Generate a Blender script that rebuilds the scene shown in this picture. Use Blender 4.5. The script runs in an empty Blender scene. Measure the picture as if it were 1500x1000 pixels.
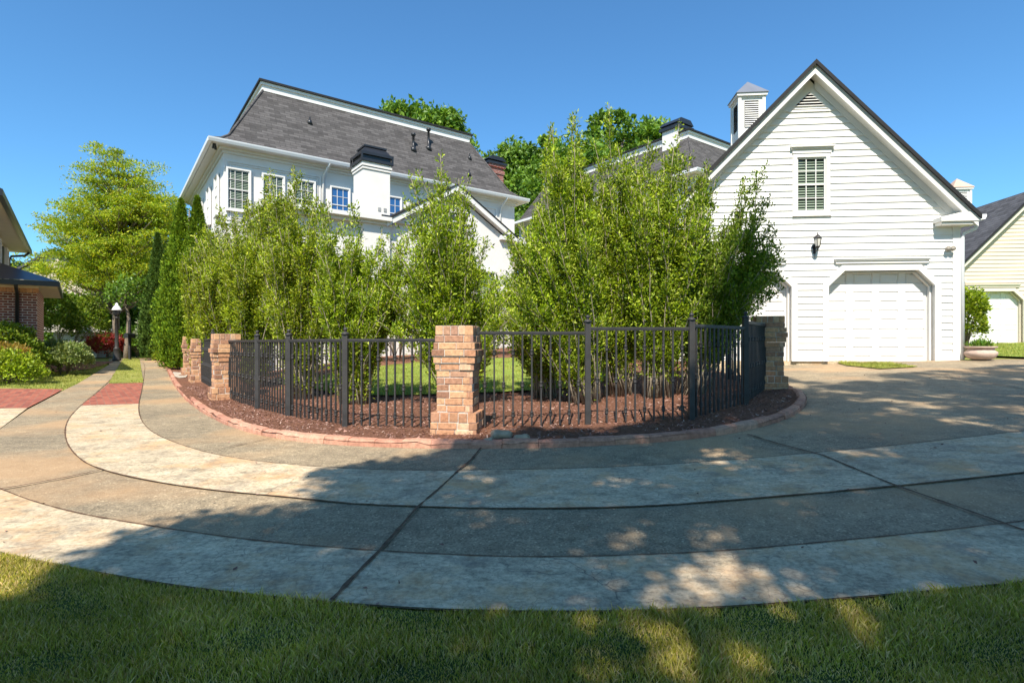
import bpy, bmesh, math, random
import numpy as np
from mathutils import Vector, Matrix
from mathutils.geometry import delaunay_2d_cdt
R = math.radians
random.seed(5)
rng = np.random.default_rng(7)
SC = bpy.context.scene
COL = SC.collection

# ------------------------------------------------------------------ camera numbers
F, HY, CX, CAMZ = 805.0, 503.0, 750.0, 1.04
SUN_AZ, SUN_EL = R(9), R(50)
CAST = (math.sin(SUN_AZ), math.cos(SUN_AZ))          # horizontal direction in which shadows fall

# ------------------------------------------------------------------ terrain
_TP = [(-100, 0), (3, 0), (9.4, .28), (16.6, .62), (32.9, 1.04), (60, 1.3), (400, 1.6)]
_TX = [p[0] for p in _TP]; _TY = [p[1] for p in _TP]
def ga(x, y):
    x = np.asarray(x, float); y = np.asarray(y, float)
    s = x + .6 * y
    r = 0
    for o in (-2, -1, 0, 1, 2):
        r = r + np.interp(s + o, _TX, _TY)
    r = r / 5
    r = r + .02 * np.clip(y - 14, 0, 12) * np.clip((-4 - x) / 6, 0, 1)
    r = r + .01 * np.clip(-x - 9, 0, 10) * np.clip((y - 6) / 6, 0, 1)
    return r
def g(x, y): return float(ga(x, y))
def ma(x, y):                                          # surface of the planted bed and the yard
    x = np.asarray(x, float); y = np.asarray(y, float)
    return ga(x, y) + .05 + .04 * np.clip(y - 9, 0, 8) * np.clip((x + 8) / 3, 0, 1) * np.clip((6 - x) / 2, 0, 1)
def mz(x, y): return float(ma(x, y))
def unp(px, py, hf=g):
    Z = 8.0
    k = (px - CX) / F
    for _ in range(60):
        h = CAMZ - hf(k * Z, Z)
        Zn = max(.5, min(70, h * F / max(py - HY, 2)))
        Z = .5 * Z + .5 * Zn
    return (k * Z, Z)
def at(px, py, Z):
    return Vector(((px - CX) / F * Z, Z, CAMZ + (HY - py) / F * Z))

# ------------------------------------------------------------------ object helpers
def tag(o, label=None, cat=None, group=None, kind=None):
    if label: o['label'] = label
    if cat: o['category'] = cat
    if group: o['group'] = group
    if kind: o['kind'] = kind
    return o
def empty(name, loc=(0, 0, 0), rz=0, **k):
    o = bpy.data.objects.new(name, None); COL.objects.link(o)
    o.location = loc; o.rotation_euler = (0, 0, rz); o.empty_display_size = .2
    return tag(o, **k)
class MB:
    def __init__(s): s.v = []; s.f = []; s.sm = []
    def add(s, vs, fs, smooth=False):
        b = len(s.v); s.v += [tuple(v) for v in vs]
        for f in fs: s.f.append([b + i for i in f]); s.sm.append(smooth)
    def box(s, x0, x1, y0, y1, z0, z1, M=None):
        vs = [Vector(p) for p in ((x0,y0,z0),(x1,y0,z0),(x1,y1,z0),(x0,y1,z0),(x0,y0,z1),(x1,y0,z1),(x1,y1,z1),(x0,y1,z1))]
        if M is not None: vs = [M @ v for v in vs]
        s.add(vs, [(0,3,2,1),(4,5,6,7),(0,1,5,4),(1,2,6,5),(2,3,7,6),(3,0,4,7)]); return s
    def quad(s, *p): s.add(p, [tuple(range(len(p)))]); return s
    def prism(s, poly, y0, y1, M=None, smooth=False):   # polygon in x,z pushed along y
        n = len(poly)
        vs = [Vector((x, y0, z)) for x, z in poly] + [Vector((x, y1, z)) for x, z in poly]
        if M is not None: vs = [M @ v for v in vs]
        s.add(vs, [tuple(range(n)), tuple(range(2*n-1, n-1, -1))] + [(i, i+n, (i+1) % n + n, (i+1) % n) for i in range(n)]); return s
    def ring(s, outer, inner, y0, y1):                  # frame: two polygons with equal counts, in x,z
        n = len(outer)
        vs = [(x, y0, z) for x, z in outer] + [(x, y0, z) for x, z in inner] + [(x, y1, z) for x, z in outer] + [(x, y1, z) for x, z in inner]
        fs = []
        for i in range(n):
            j = (i+1) % n
            fs += [(i, j, n+j, n+i), (2*n+i, 3*n+i, 3*n+j, 2*n+j), (i, 2*n+i, 2*n+j, j), (n+i, n+j, 3*n+j, 3*n+i)]
        s.add(vs, fs); return s
    def lathe(s, prof, c=(0,0,0), n=16, smooth=True, M=None, rot=0):
        vs = []; fs = []
        for r, z in prof:
            for k in range(n):
                a = 2*math.pi*k/n + rot
                v = Vector((c[0]+r*math.cos(a), c[1]+r*math.sin(a), c[2]+z))
                vs.append(M @ v if M is not None else v)
        for i in range(len(prof)-1):
            for k in range(n):
                fs.append((i*n+k, i*n+(k+1) % n, (i+1)*n+(k+1) % n, (i+1)*n+k))
        fs.append(tuple(range(n-1, -1, -1))); fs.append(tuple((len(prof)-1)*n+k for k in range(n)))
        s.add(vs, fs, smooth); return s
    def tube(s, pts, rad, n=6, smooth=True):
        pts = [Vector(p) for p in pts]
        if not hasattr(rad, '__len__'): rad = [rad]*len(pts)
        vs = []; fs = []
        up = Vector((0.13, .37, .92)).normalized(); m = len(pts)
        for i, p in enumerate(pts):
            d = (pts[min(i+1, m-1)] - pts[max(i-1, 0)])
            d = d.normalized() if d.length > 1e-9 else Vector((0,0,1))
            a = d.cross(up)
            if a.length < 1e-3: a = d.cross(Vector((1,0,0)))
            a.normalize(); b = d.cross(a)
            for k in range(n):
                t = 2*math.pi*k/n
                vs.append(p + (a*math.cos(t)+b*math.sin(t))*rad[i])
        for i in range(m-1):
            for k in range(n):
                fs.append((i*n+k, i*n+(k+1) % n, (i+1)*n+(k+1) % n, (i+1)*n+k))
        fs.append(tuple(range(n-1, -1, -1))); fs.append(tuple((m-1)*n+k for k in range(n)))
        s.add(vs, fs, smooth); return s
    def build(s, name, mat, parent=None, **k):
        me = bpy.data.meshes.new(name); me.from_pydata(s.v, [], s.f)
        me.polygons.foreach_set('use_smooth', s.sm); 
        bm = bmesh.new(); bm.from_mesh(me); bmesh.ops.recalc_face_normals(bm, faces=bm.faces); bm.to_mesh(me); bm.free()
        me.materials.append(mat); me.update()
        o = bpy.data.objects.new(name, me); COL.objects.link(o)
        if parent: o.parent = parent
        return tag(o, **k)
def np_obj(name, V, Fc, mat, parent=None, smooth=False, **k):
    me = bpy.data.meshes.new(name); nv, nf, q = len(V), len(Fc), Fc.shape[1]
    me.vertices.add(nv); me.vertices.foreach_set('co', V.astype(np.float32).ravel())
    me.loops.add(nf*q); me.loops.foreach_set('vertex_index', Fc.astype(np.int32).ravel())
    me.polygons.add(nf); me.polygons.foreach_set('loop_start', np.arange(0, nf*q, q, dtype=np.int32))
    me.polygons.foreach_set('use_smooth', [smooth]*nf)
    me.materials.append(mat); me.update(calc_edges=True)
    o = bpy.data.objects.new(name, me); COL.objects.link(o)
    if parent: o.parent = parent
    return tag(o, **k)
def copy_tree(o, parent=None):
    c = o.copy(); COL.objects.link(c); c.parent = parent
    for ch in list(o.children): copy_tree(ch, c)
    return c

# ------------------------------------------------------------------ materials
def newmat(name, rough=.7, spec=.3):
    m = bpy.data.materials.new(name); m.use_nodes = True
    nt = m.node_tree; b = nt.nodes['Principled BSDF']
    b.inputs['Roughness'].default_value = rough
    b.inputs['Specular IOR Level'].default_value = spec
    return m, nt, b
def N(nt, t, **k):
    n = nt.nodes.new(t)
    for a, v in k.items():
        if a.startswith('i_'): n.inputs[a[2:].replace('_', ' ')].default_value = v
        else: setattr(n, a, v)
    return n
def coords(nt, obj=True): return N(nt, 'ShaderNodeTexCoord').outputs['Object']
def geo(nt): return N(nt, 'ShaderNodeNewGeometry')
def noise(nt, vec, scale, detail=4, rough=.6):
    n = N(nt, 'ShaderNodeTexNoise'); n.inputs['Scale'].default_value = scale; n.inputs['Detail'].default_value = detail; n.inputs['Roughness'].default_value = rough
    if vec is not None: nt.links.new(vec, n.inputs['Vector'])
    return n.outputs['Fac']
def ramp(nt, fac, stops, interp='LINEAR'):
    r = N(nt, 'ShaderNodeValToRGB'); r.color_ramp.interpolation = interp
    e = r.color_ramp.elements
    while len(e) < len(stops): e.new(.5)
    for i, (p, c) in enumerate(stops):
        e[i].position = p; e[i].color = (c, c, c, 1) if not hasattr(c, '__len__') else (*c, 1)
    nt.links.new(fac, r.inputs['Fac']); return r.outputs['Color']
def mix(nt, fac, a, b, mode='MIX'):
    n = N(nt, 'ShaderNodeMix', data_type='RGBA', blend_type=mode)
    for s, v in ((n.inputs[0], fac), (n.inputs[6], a), (n.inputs[7], b)):
        if isinstance(v, (int, float)): s.default_value = v
        elif isinstance(v, tuple): s.default_value = (*v, 1)
        else: nt.links.new(v, s)
    return n.outputs[2]
def bump(nt, b, h, strength=.3, dist=.01):
    n = N(nt, 'ShaderNodeBump'); n.inputs['Strength'].default_value = strength; n.inputs['Distance'].default_value = dist
    nt.links.new(h, n.inputs['Height']); nt.links.new(n.outputs['Normal'], b.inputs['Normal'])
def plain(name, c, rough=.6, var=.12, scale=3, bs=0, spec=.3, metal=0):
    m, nt, b = newmat(name, rough, spec)
    v = coords(nt)
    n = noise(nt, v, scale, 5)
    col = ramp(nt, n, [(.3, tuple(x*(1-var) for x in c)), (.7, tuple(min(1, x*(1+var)) for x in c))])
    nt.links.new(col, b.inputs['Base Color']); b.inputs['Metallic'].default_value = metal
    if bs: bump(nt, b, noise(nt, v, 60, 3), bs, .01)
    return m
def island(name, cols, rough=.8, nscale=25, spec=.2, bs=.5):
    m, nt, b = newmat(name, rough, spec)
    rnd = geo(nt).outputs['Random Per Island']
    c = ramp(nt, rnd, [(i/(max(1, len(cols)-1)), k) for i, k in enumerate(cols)])
    v = coords(nt); n = noise(nt, v, nscale, 6, .7)
    c = mix(nt, 1.0, c, ramp(nt, n, [(.3, .62), (.7, 1.25)]), 'MULTIPLY')
    nt.links.new(c, b.inputs['Base Color'])
    bump(nt, b, n, bs, .01)
    return m
def leafmat(name, cols, trans=.35, rough=.45, spec=.4):
    m, nt, b = newmat(name, rough, spec)
    rnd = geo(nt).outputs['Random Per Island']
    c = ramp(nt, rnd, [(i/(len(cols)-1), k) for i, k in enumerate(cols)])
    cl = noise(nt, coords(nt), 1.3, 3)
    c = mix(nt, 1.0, c, ramp(nt, cl, [(.35, .72), (.65, 1.25)]), 'MULTIPLY')
    nt.links.new(c, b.inputs['Base Color'])
    t = N(nt, 'ShaderNodeBsdfTranslucent')
    c2 = mix(nt, 1.0, c, (1.5, 1.35, .6), 'MULTIPLY')
    nt.links.new(c2, t.inputs['Color'])
    ms = N(nt, 'ShaderNodeMixShader'); ms.inputs[0].default_value = trans
    nt.links.new(b.outputs[0], ms.inputs[1]); nt.links.new(t.outputs[0], ms.inputs[2])
    nt.links.new(ms.outputs[0], nt.nodes['Material Output'].inputs['Surface'])
    return m

def m_aggregate():
    m, nt, b = newmat('aggregate_concrete', .8, .25)
    v = coords(nt)
    n1 = noise(nt, v, .7, 5); n2 = noise(nt, v, 7, 6, .7)
    vo = N(nt, 'ShaderNodeTexVoronoi'); vo.inputs['Scale'].default_value = 95; nt.links.new(v, vo.inputs['Vector'])
    c = ramp(nt, n1, [(.3, (.25, .20, .132)), (.55, (.34, .265, .17)), (.75, (.45, .34, .21))])
    sp = ramp(nt, vo.outputs['Color'], [(.0, .35), (.5, .9), (.82, 1.1), (.97, 2.3)])
    c = mix(nt, .75, c, sp, 'MULTIPLY')
    c = mix(nt, .8, c, ramp(nt, n2, [(.32, .62), (.68, 1.25)]), 'MULTIPLY')
    st = N(nt, 'ShaderNodeTexNoise'); st.inputs['Scale'].default_value = .55; st.inputs['Detail'].default_value = 6
    mp = N(nt, 'ShaderNodeMapping'); mp.inputs['Location'].default_value = (3.1, 7.7, 0); nt.links.new(v, mp.inputs[0]); nt.links.new(mp.outputs[0], st.inputs['Vector'])
    c = mix(nt, ramp(nt, st.outputs['Fac'], [(.50, 0), (.64, .55)]), c, (.50, .30, .15))
    nt.links.new(c, b.inputs['Base Color'])
    bump(nt, b, vo.outputs['Distance'], .35, .006)
    return m
def m_white():
    m, nt, b = newmat('worn_white_concrete', .8, .2)
    v = coords(nt)
    nw = N(nt, 'ShaderNodeTexNoise'); nw.inputs['Scale'].default_value = 3; nw.inputs['Detail'].default_value = 3; nt.links.new(v, nw.inputs['Vector'])
    dv = mix(nt, .12, v, nw.outputs['Color'])
    vo = N(nt, 'ShaderNodeTexVoronoi', feature='DISTANCE_TO_EDGE'); vo.inputs['Scale'].default_value = 21; nt.links.new(dv, vo.inputs['Vector'])
    vo2 = N(nt, 'ShaderNodeTexVoronoi', feature='DISTANCE_TO_EDGE'); vo2.inputs['Scale'].default_value = 2.1; nt.links.new(mix(nt, .25, v, nw.outputs['Color']), vo2.inputs['Vector'])
    big = noise(nt, v, .8, 5); mid = noise(nt, v, 4.5, 8, .75); fine = noise(nt, v, 40, 5, .7)
    c = ramp(nt, big, [(.3, (.55, .44, .30)), (.55, (.68, .545, .365)), (.75, (.77, .60, .40))])
    c = mix(nt, 1.0, c, ramp(nt, mid, [(.32, .38), (.46, .82), (.68, 1.12)]), 'MULTIPLY')
    c = mix(nt, .9, c, ramp(nt, fine, [(.32, .5), (.5, .95), (.7, 1.25)]), 'MULTIPLY')
    pit = N(nt, 'ShaderNodeTexVoronoi'); pit.inputs['Scale'].default_value = 26; nt.links.new(v, pit.inputs['Vector'])
    c = mix(nt, ramp(nt, pit.outputs['Distance'], [(.05, .65), (.12, 0)]), c, (.14, .115, .09))
    ms_ = N(nt, 'ShaderNodeMapping'); ms_.inputs['Rotation'].default_value = (0, 0, .25); ms_.inputs['Scale'].default_value = (1.2, 9, 1); nt.links.new(v, ms_.inputs[0])
    c = mix(nt, .55, c, ramp(nt, noise(nt, ms_.outputs[0], 2.2, 8, .75), [(.35, .6), (.6, 1.1)]), 'MULTIPLY')
    cm = ramp(nt, vo.outputs['Distance'], [(0, 1), (.05, 0)])
    patch = ramp(nt, noise(nt, v, 1.1, 3), [(.40, 0), (.54, .85)])
    cm = mix(nt, 1.0, cm, patch, 'MULTIPLY')
    c = mix(nt, mix(nt, 1.0, cm, ramp(nt, noise(nt, v, 6, 4), [(.42, 0), (.55, .8)]), 'MULTIPLY'), c, (.16, .125, .095))
    cm2 = mix(nt, 1.0, ramp(nt, vo2.outputs['Distance'], [(0, .8), (.008, 0)]), ramp(nt, noise(nt, v, .6, 2), [(.5, 0), (.6, 1)]), 'MULTIPLY')
    c = mix(nt, cm2, c, (.09, .075, .065))
    st = noise(nt, v, 1.7, 9, .7)
    c = mix(nt, ramp(nt, st, [(.49, 0), (.64, .65)]), c, (.60, .34, .15))
    dk = noise(nt, v, 2.6, 9, .78)
    c = mix(nt, ramp(nt, dk, [(.53, 0), (.66, .6)]), c, (.20, .165, .135))
    nt.links.new(c, b.inputs['Base Color'])
    bump(nt, b, mix(nt, .5, mid, fine), .7, .012)
    return m
def m_grass(name, cols, s=1.0):
    m, nt, b = newmat(name, .9, .1)
    v = coords(nt)
    n1 = noise(nt, v, .9*s, 5); n2 = noise(nt, v, 45*s, 5, .8)
    c = ramp(nt, n1, [(.3, cols[0]), (.55, cols[1]), (.75, cols[2])])
    c = mix(nt, .9, c, ramp(nt, n2, [(.3, .5), (.7, 1.4)]), 'MULTIPLY')
    nt.links.new(c, b.inputs['Base Color']); bump(nt, b, n2, .8, .03)
    return m
def m_mulch():
    m, nt, b = newmat('bark_mulch', .9, .1)
    v = coords(nt)
    mp = N(nt, 'ShaderNodeMapping'); mp.inputs['Scale'].default_value = (1, 2.6, 1); mp.inputs['Rotation'].default_value = (0, 0, .6); nt.links.new(v, mp.inputs[0])
    n2 = noise(nt, mp.outputs[0], 38, 5, .75); n1 = noise(nt, v, 2, 4)
    c = ramp(nt, n2, [(.3, (.035, .018, .013)), (.5, (.23, .105, .065)), (.72, (.48, .26, .17))])
    c = mix(nt, .5, c, ramp(nt, n1, [(.3, .7), (.7, 1.2)]), 'MULTIPLY')
    nt.links.new(c, b.inputs['Base Color']); bump(nt, b, n2, 1, .03)
    return m
def m_bricktex(name, c1, c2, mortar, sc, bw=.5, rh=.25, ms=.02, plane='xz', rot=0):
    m, nt, b = newmat(name, .85, .2)
    v = coords(nt)
    sx = N(nt, 'ShaderNodeSeparateXYZ'); nt.links.new(v, sx.inputs[0])
    cb = N(nt, 'ShaderNodeCombineXYZ')
    nt.links.new(sx.outputs['XYZ'.index(plane[0].upper())], cb.inputs[0]); nt.links.new(sx.outputs['XYZ'.index(plane[1].upper())], cb.inputs[1])
    mp = N(nt, 'ShaderNodeMapping'); mp.inputs['Rotation'].default_value = (0, 0, rot); nt.links.new(cb.outputs[0], mp.inputs[0])
    br = N(nt, 'ShaderNodeTexBrick'); br.inputs['Scale'].default_value = sc
    br.inputs['Color1'].default_value = (*c1, 1); br.inputs['Color2'].default_value = (*c2, 1); br.inputs['Mortar'].default_value = (*mortar, 1)
    br.inputs['Mortar Size'].default_value = ms; br.inputs['Brick Width'].default_value = bw; br.inputs['Row Height'].default_value = rh
    nt.links.new(mp.outputs[0], br.inputs['Vector'])
    n = noise(nt, v, 9, 6, .7)
    c = mix(nt, .7, br.outputs['Color'], ramp(nt, n, [(.3, .6), (.7, 1.35)]), 'MULTIPLY')
    nt.links.new(c, b.inputs['Base Color'])
    bump(nt, b, br.outputs['Fac'], -.5, .01)
    return m
def m_shingle(name, axis, c=(.078, .072, .070)):
    m, nt, b = newmat(name, .9, .15)
    v = coords(nt)
    sx = N(nt, 'ShaderNodeSeparateXYZ'); nt.links.new(v, sx.inputs[0])
    cb = N(nt, 'ShaderNodeCombineXYZ'); nt.links.new(sx.outputs[axis], cb.inputs[0]); nt.links.new(sx.outputs[2], cb.inputs[1])
    br = N(nt, 'ShaderNodeTexBrick'); br.inputs['Scale'].default_value = 1
    br.inputs['Color1'].default_value = (*(x*.8 for x in c), 1); br.inputs['Color2'].default_value = (*(x*1.45 for x in c), 1); br.inputs['Mortar'].default_value = (*(x*.55 for x in c), 1)
    br.inputs['Mortar Size'].default_value = .008; br.inputs['Brick Width'].default_value = .42; br.inputs['Row Height'].default_value = .115; br.inputs['Bias'].default_value = 0
    nt.links.new(cb.outputs[0], br.inputs['Vector'])
    n = noise(nt, v, 5, 7, .75)
    cc = mix(nt, .5, br.outputs['Color'], ramp(nt, n, [(.3, .6), (.7, 1.4)]), 'MULTIPLY')
    nt.links.new(cc, b.inputs['Base Color']); bump(nt, b, br.outputs['Fac'], -.6, .02)
    return m
def m_glass(name, c=(.03, .04, .05), rough=.05):
    m, nt, b = newmat(name, rough, 1.0)
    b.inputs['Base Color'].default_value = (*c, 1)
    return m

AGG, WHITE = m_aggregate(), m_white()
LAWN_F = m_grass('front_lawn_soil', [(.08, .10, .03), (.11, .14, .035), (.18, .18, .07)], 2)  # front lawn base, darker colours than the other lawns
LAWN = m_grass('lawn', [(.20, .22, .05), (.30, .30, .075), (.42, .37, .13)])
LAWN_B = m_grass('bright_lawn', [(.22, .30, .05), (.27, .36, .07), (.36, .42, .11)])
MULCH = m_mulch()
BRICKPAVE = m_bricktex('red_brick_paving', (.40, .13, .08), (.24, .075, .055), (.26, .13, .09), 1, .2, .1, .006, 'xy', R(52))
BRICKHOUSE = m_bricktex('brown_brick_wall', (.22, .065, .04), (.13, .045, .035), (.45, .38, .32), 1, .22, .078, .011, 'xz')
BRICKHOUSEY = m_bricktex('brown_brick_side_wall', (.22, .065, .04), (.13, .045, .035), (.45, .38, .32), 1, .22, .078, .011, 'yz')
BRICK = island('tumbled_brick', [(.24, .12, .08), (.50, .26, .14), (.60, .35, .19), (.38, .19, .12), (.68, .45, .28), (.30, .16, .12), (.56, .31, .17), (.44, .20, .11)], nscale=30)
MORTAR = plain('mortar', (.50, .44, .38), .95, .2, 30, .6)
KERB = island('kerb_brick', [(.45, .20, .13), (.56, .31, .21), (.40, .175, .12), (.50, .25, .165)], nscale=18)
IRON = plain('black_painted_iron', (.040, .037, .036), .5, .25, 8, 0, .3)
WPAINT = plain('white_paint', (.70, .68, .64), .55, .03, 2.5)
WSIDE = plain('white_siding_paint', (.76, .74, .70), .6, .055, 1.7)
WDOOR = plain('white_door_paint', (.70, .68, .65), .5, .02, 1)
STUCCO = plain('white_stucco', (.70, .67, .63), .85, .05, 2, .2)
CREAM = plain('cream_siding', (.62, .52, .40), .6, .04, 2)
BEIGE = plain('beige_siding', (.56, .49, .38), .6, .05, 2)
TRIMB = plain('cream_trim', (.62, .56, .46), .6, .04, 2)
GUTTER = plain('pale_gutter_metal', (.72, .73, .74), .35, .03, 2, 0, .5)
BLACK = plain('black_metal_cap', (.02, .021, .024), .35, .2, 3, 0, .5)
DKROOF = plain('dark_roof_edge', (.018, .017, .018), .7, .2, 3)
METROOF = plain('slate_blue_metal_roof', (.16, .17, .20), .4, .1, 2, 0, .5)
COPPER = plain('pinkish_copper_roof', (.52, .36, .27), .5, .1, 2)
SH_X, SH_Y = m_shingle('shingles_long_side', 0), m_shingle('shingles_short_side', 1)
SH_D = m_shingle('dark_shingles', 1, (.075, .075, .082))
GLASS = m_glass('window_glass', (.035, .045, .05))
GLASSB = m_glass('painted_sky_glass', (.02, .09, .25), .08)  # blue base colour paints a sky reflection into the panes
BLIND = plain('pale_blind_slats', (.22, .28, .21), .6, .05, 3)
DARK = plain('painted_slat_shade', (.02, .02, .02), .9, .1, 2)  # black colour stands in for the shade behind louvre slats
BARK = plain('grey_brown_bark', (.20, .16, .12), .9, .35, 14, .8)
BARKL = plain('pale_stem_bark', (.30, .25, .18), .85, .3, 20, .5)
JOINT = plain('dirt_filled_joint', (.12, .068, .04), .95, .5, 20)
STONE = plain('grey_rock', (.34, .25, .17), .9, .25, 12, .6)
POT = plain('pinkish_stone_planter', (.50, .37, .30), .85, .15, 10, .4)
SHRUB_L = leafmat('broad_shrub_leaf', [(.045, .085, .004), (.17, .27, .006), (.37, .47, .012), (.09, .16, .005), (.58, .64, .08)], .27, .48, .3)
SHRUB_D = leafmat('deep_green_shrub_leaf', [(.04, .085, .006), (.11, .19, .01), (.24, .34, .02), (.07, .13, .008), (.42, .48, .07)], .3, .5, .25)
SHRUB_Y = leafmat('yellow_green_shrub_leaf', [(.045, .08, .004), (.17, .25, .006), (.36, .44, .012), (.09, .14, .005), (.55, .58, .06)], .27, .48, .3)
TREE_Y = leafmat('spring_yellow_leaf', [(.17, .29, .012), (.34, .44, .015), (.11, .21, .01), (.56, .54, .03), (.24, .37, .015)], .42)
TREE_G = leafmat('fresh_green_leaf', [(.045, .11, .01), (.10, .21, .014), (.20, .32, .03), (.07, .14, .012)], .3)
TREE_D = leafmat('dark_green_leaf', [(.02, .05, .012), (.04, .09, .018), (.07, .14, .03)], .25)
CONIF = leafmat('arborvitae_spray', [(.05, .11, .006), (.12, .21, .01), (.24, .33, .015), (.04, .08, .006)], .2, .6, .2)
REDL = leafmat('red_maple_leaf', [(.24, .02, .02), (.35, .05, .04), (.15, .015, .02), (.42, .10, .08)], .35)
VARIE = leafmat('variegated_leaf', [(.30, .34, .22), (.08, .13, .04), (.5, .5, .38), (.12, .18, .07)], .25)
BOXL = leafmat('glossy_round_shrub_leaf', [(.07, .13, .02), (.18, .25, .05), (.40, .45, .18), (.05, .09, .015)], .25)
ORANGEL = leafmat('amber_new_growth', [(.50, .27, .05), (.35, .25, .05), (.20, .22, .04)], .3)
BLADE = leafmat('grass_blade', [(.25, .26, .03), (.38, .37, .035), (.62, .54, .13), (.28, .30, .03), (.80, .60, .33), (.44, .42, .06), (.60, .44, .24)], .3, .5, .2)
BLADE_B = leafmat('green_grass_blade', [(.22, .27, .05), (.32, .36, .07), (.48, .45, .15)], .3, .5, .2)  # greener mix without the straw-coloured blades
CHIP = island('bark_chip', [(.12, .055, .045), (.28, .14, .11), (.42, .24, .19), (.06, .03, .025), (.34, .17, .13), (.58, .42, .34)], .9, 40)

# ------------------------------------------------------------------ ground sheets
def inpoly(poly, P):
    poly = np.asarray(poly); x, y = P[:, 0], P[:, 1]; r = np.zeros(len(P), bool)
    j = len(poly) - 1
    for i in range(len(poly)):
        xi, yi = poly[i]; xj, yj = poly[j]
        c = ((yi > y) != (yj > y)) & (x < (xj - xi) * (y - yi) / (yj - yi + 1e-12) + xi)
        r ^= c; j = i
    return r
def resample(path, step):
    P = [np.array(p, float) for p in path]; out = [P[0]]; acc = 0
    for a, b in zip(P, P[1:]):
        L = np.linalg.norm(b-a)
        if L < 1e-9: continue
        n = max(1, int(math.ceil(L/step)))
        for i in range(1, n+1): out.append(a + (b-a)*i/n)
    return out
def smooth(path, it=2):
    P = [np.array(p, float) for p in path]
    for _ in range(it):
        Q = [P[0]]
        for a, b in zip(P, P[1:]):
            Q += [.75*a+.25*b, .25*a+.75*b]
        Q.append(P[-1]); P = Q
    return P
def even(path, step):
    P = np.array(path, float); d = np.r_[0, np.cumsum(np.linalg.norm(np.diff(P, axis=0), axis=1))]
    n = max(2, int(round(d[-1]/step))+1); t = np.linspace(0, d[-1], n)
    return np.c_[np.interp(t, d, P[:, 0]), np.interp(t, d, P[:, 1])]
def sheet(name, poly, dz, mat, cell=.5, hf=ga, rough=0, **k):
    poly = [tuple(p) for p in resample(list(poly)+[poly[0]], cell)[:-1]]
    pa = np.array(poly); x0, y0 = pa.min(0); x1, y1 = pa.max(0)
    gx, gy = np.meshgrid(np.arange(x0+cell*.5, x1, cell), np.arange(y0+cell*.5, y1, cell))
    G = np.c_[gx.ravel(), gy.ravel()]; G = G[inpoly(poly, G)]
    pts = [Vector(p) for p in poly] + [Vector(p) for p in G]
    r = delaunay_2d_cdt(pts, [], [list(range(len(poly)))], 1, 1e-5)
    V2 = np.array([(v.x, v.y) for v in r[0]]); z = hf(V2[:, 0], V2[:, 1]) + dz
    if rough: z = z + rng.normal(0, rough, len(z))
    V = np.c_[V2, z]
    T = [f for f in r[2] if len(f) == 3]
    Fc = np.array(T); a, b, c = V2[Fc[:, 0]], V2[Fc[:, 1]], V2[Fc[:, 2]]
    cr = (b[:, 0]-a[:, 0])*(c[:, 1]-a[:, 1]) - (b[:, 1]-a[:, 1])*(c[:, 0]-a[:, 0])
    Fc[cr < 0] = Fc[cr < 0][:, ::-1]
    return np_obj(name, V, Fc, mat, smooth=True, **k)
def ribbon(name, A, B, dz, mat, **k):
    n = len(A); m = 5
    V = []
    for a, b in zip(A, B):
        for j in range(m):
            p = np.array(a)*(1-j/(m-1)) + np.array(b)*j/(m-1); V.append((p[0], p[1], g(p[0], p[1])+dz))
    Fc = [(i*m+j, i*m+j+1, (i+1)*m+j+1, (i+1)*m+j) for i in range(n-1) for j in range(m-1)]
    mb = MB(); mb.add(V, Fc, True); o = mb.build(name, mat, **k)
    if o.data.polygons[0].normal.z < 0: o.data.flip_normals()
    return o
def strip(path, w, dz, name, mat, **k):
    P = even(path, .07); T = np.gradient(P, axis=0); T /= np.linalg.norm(T, axis=1)[:, None]; Nn = np.c_[-T[:, 1], T[:, 0]]
    ww = w/2*(1+rng.normal(0, .28, len(P)))[:, None]
    return ribbon(name, P-Nn*ww, P+Nn*ww, dz, mat, **k)
def U(pts, hf=g): return [unp(x, y, hf) for x, y in pts]

DL = np.array((-.592, .806))                           # direction in which the left drive runs away
def run(p, d, L): return tuple(np.array(p) + np.array(d)*L)

curbP = U([(262,575),(276,590),(300,607),(340,627),(400,642),(480,651),(560,655),(640,657),(720,657),(800,656),(900,652),(1000,645),(1080,634),(1140,619),(1170,605),(1183,592),(1180,581),(1163,572),(1143,566)])
curbP = [run(unp(241,534), DL, 6), unp(241,534), unp(247,549)] + curbP
curbP = [tuple(p) for p in smooth(curbP, 2)]
curbP = curbP + [run(curbP[-1], (-.25, 1), 1.2), run(curbP[-1], (-.1, 1), 3.2)]
Apx = [(207,575),(203,590),(203,608),(213,626),(235,641),(290,661),(350,673),(430,682),(520,688),(600,690),(672,690),(800,688),(900,685),(1032,678),(1181,665),(1296,655),(1500,632)]
Bpx = [(135,580),(115,597),(97,617),(94,645),(115,674),(151,690),(216,705),(307,719),(422,729),(514,739),(613,743),(723,746),(900,745),(1032,737),(1164,726),(1311,713),(1500,693)]
Cpx = [(0,717),(48,736),(120,755),(192,767),(264,779),(384,795),(514,806),(666,815),(780,818),(900,816),(1032,811),(1164,800),(1331,784),(1500,765)]
Dpx = [(0,810),(96,830),(240,856),(340,868),(432,878),(520,886),(640,893),(750,896),(900,896),(1076,889),(1296,872),(1500,853)]
A0, B0, C0_, D0 = U(Apx), U(Bpx), U(Cpx), U(Dpx)
rx = (1, .22)
A1 = smooth([run(unp(213,534), DL, 6), unp(213,534), unp(211,550)] + A0, 2) + [run(A0[-1], (1, .60), 4), run(A0[-1], (1, .52), 14)]
B1 = smooth([run(unp(184,534), DL, 6), unp(184,534), unp(168,549)] + B0, 2) + [run(B0[-1], (1, .45), 4), run(B0[-1], (1, .42), 14)]
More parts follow.
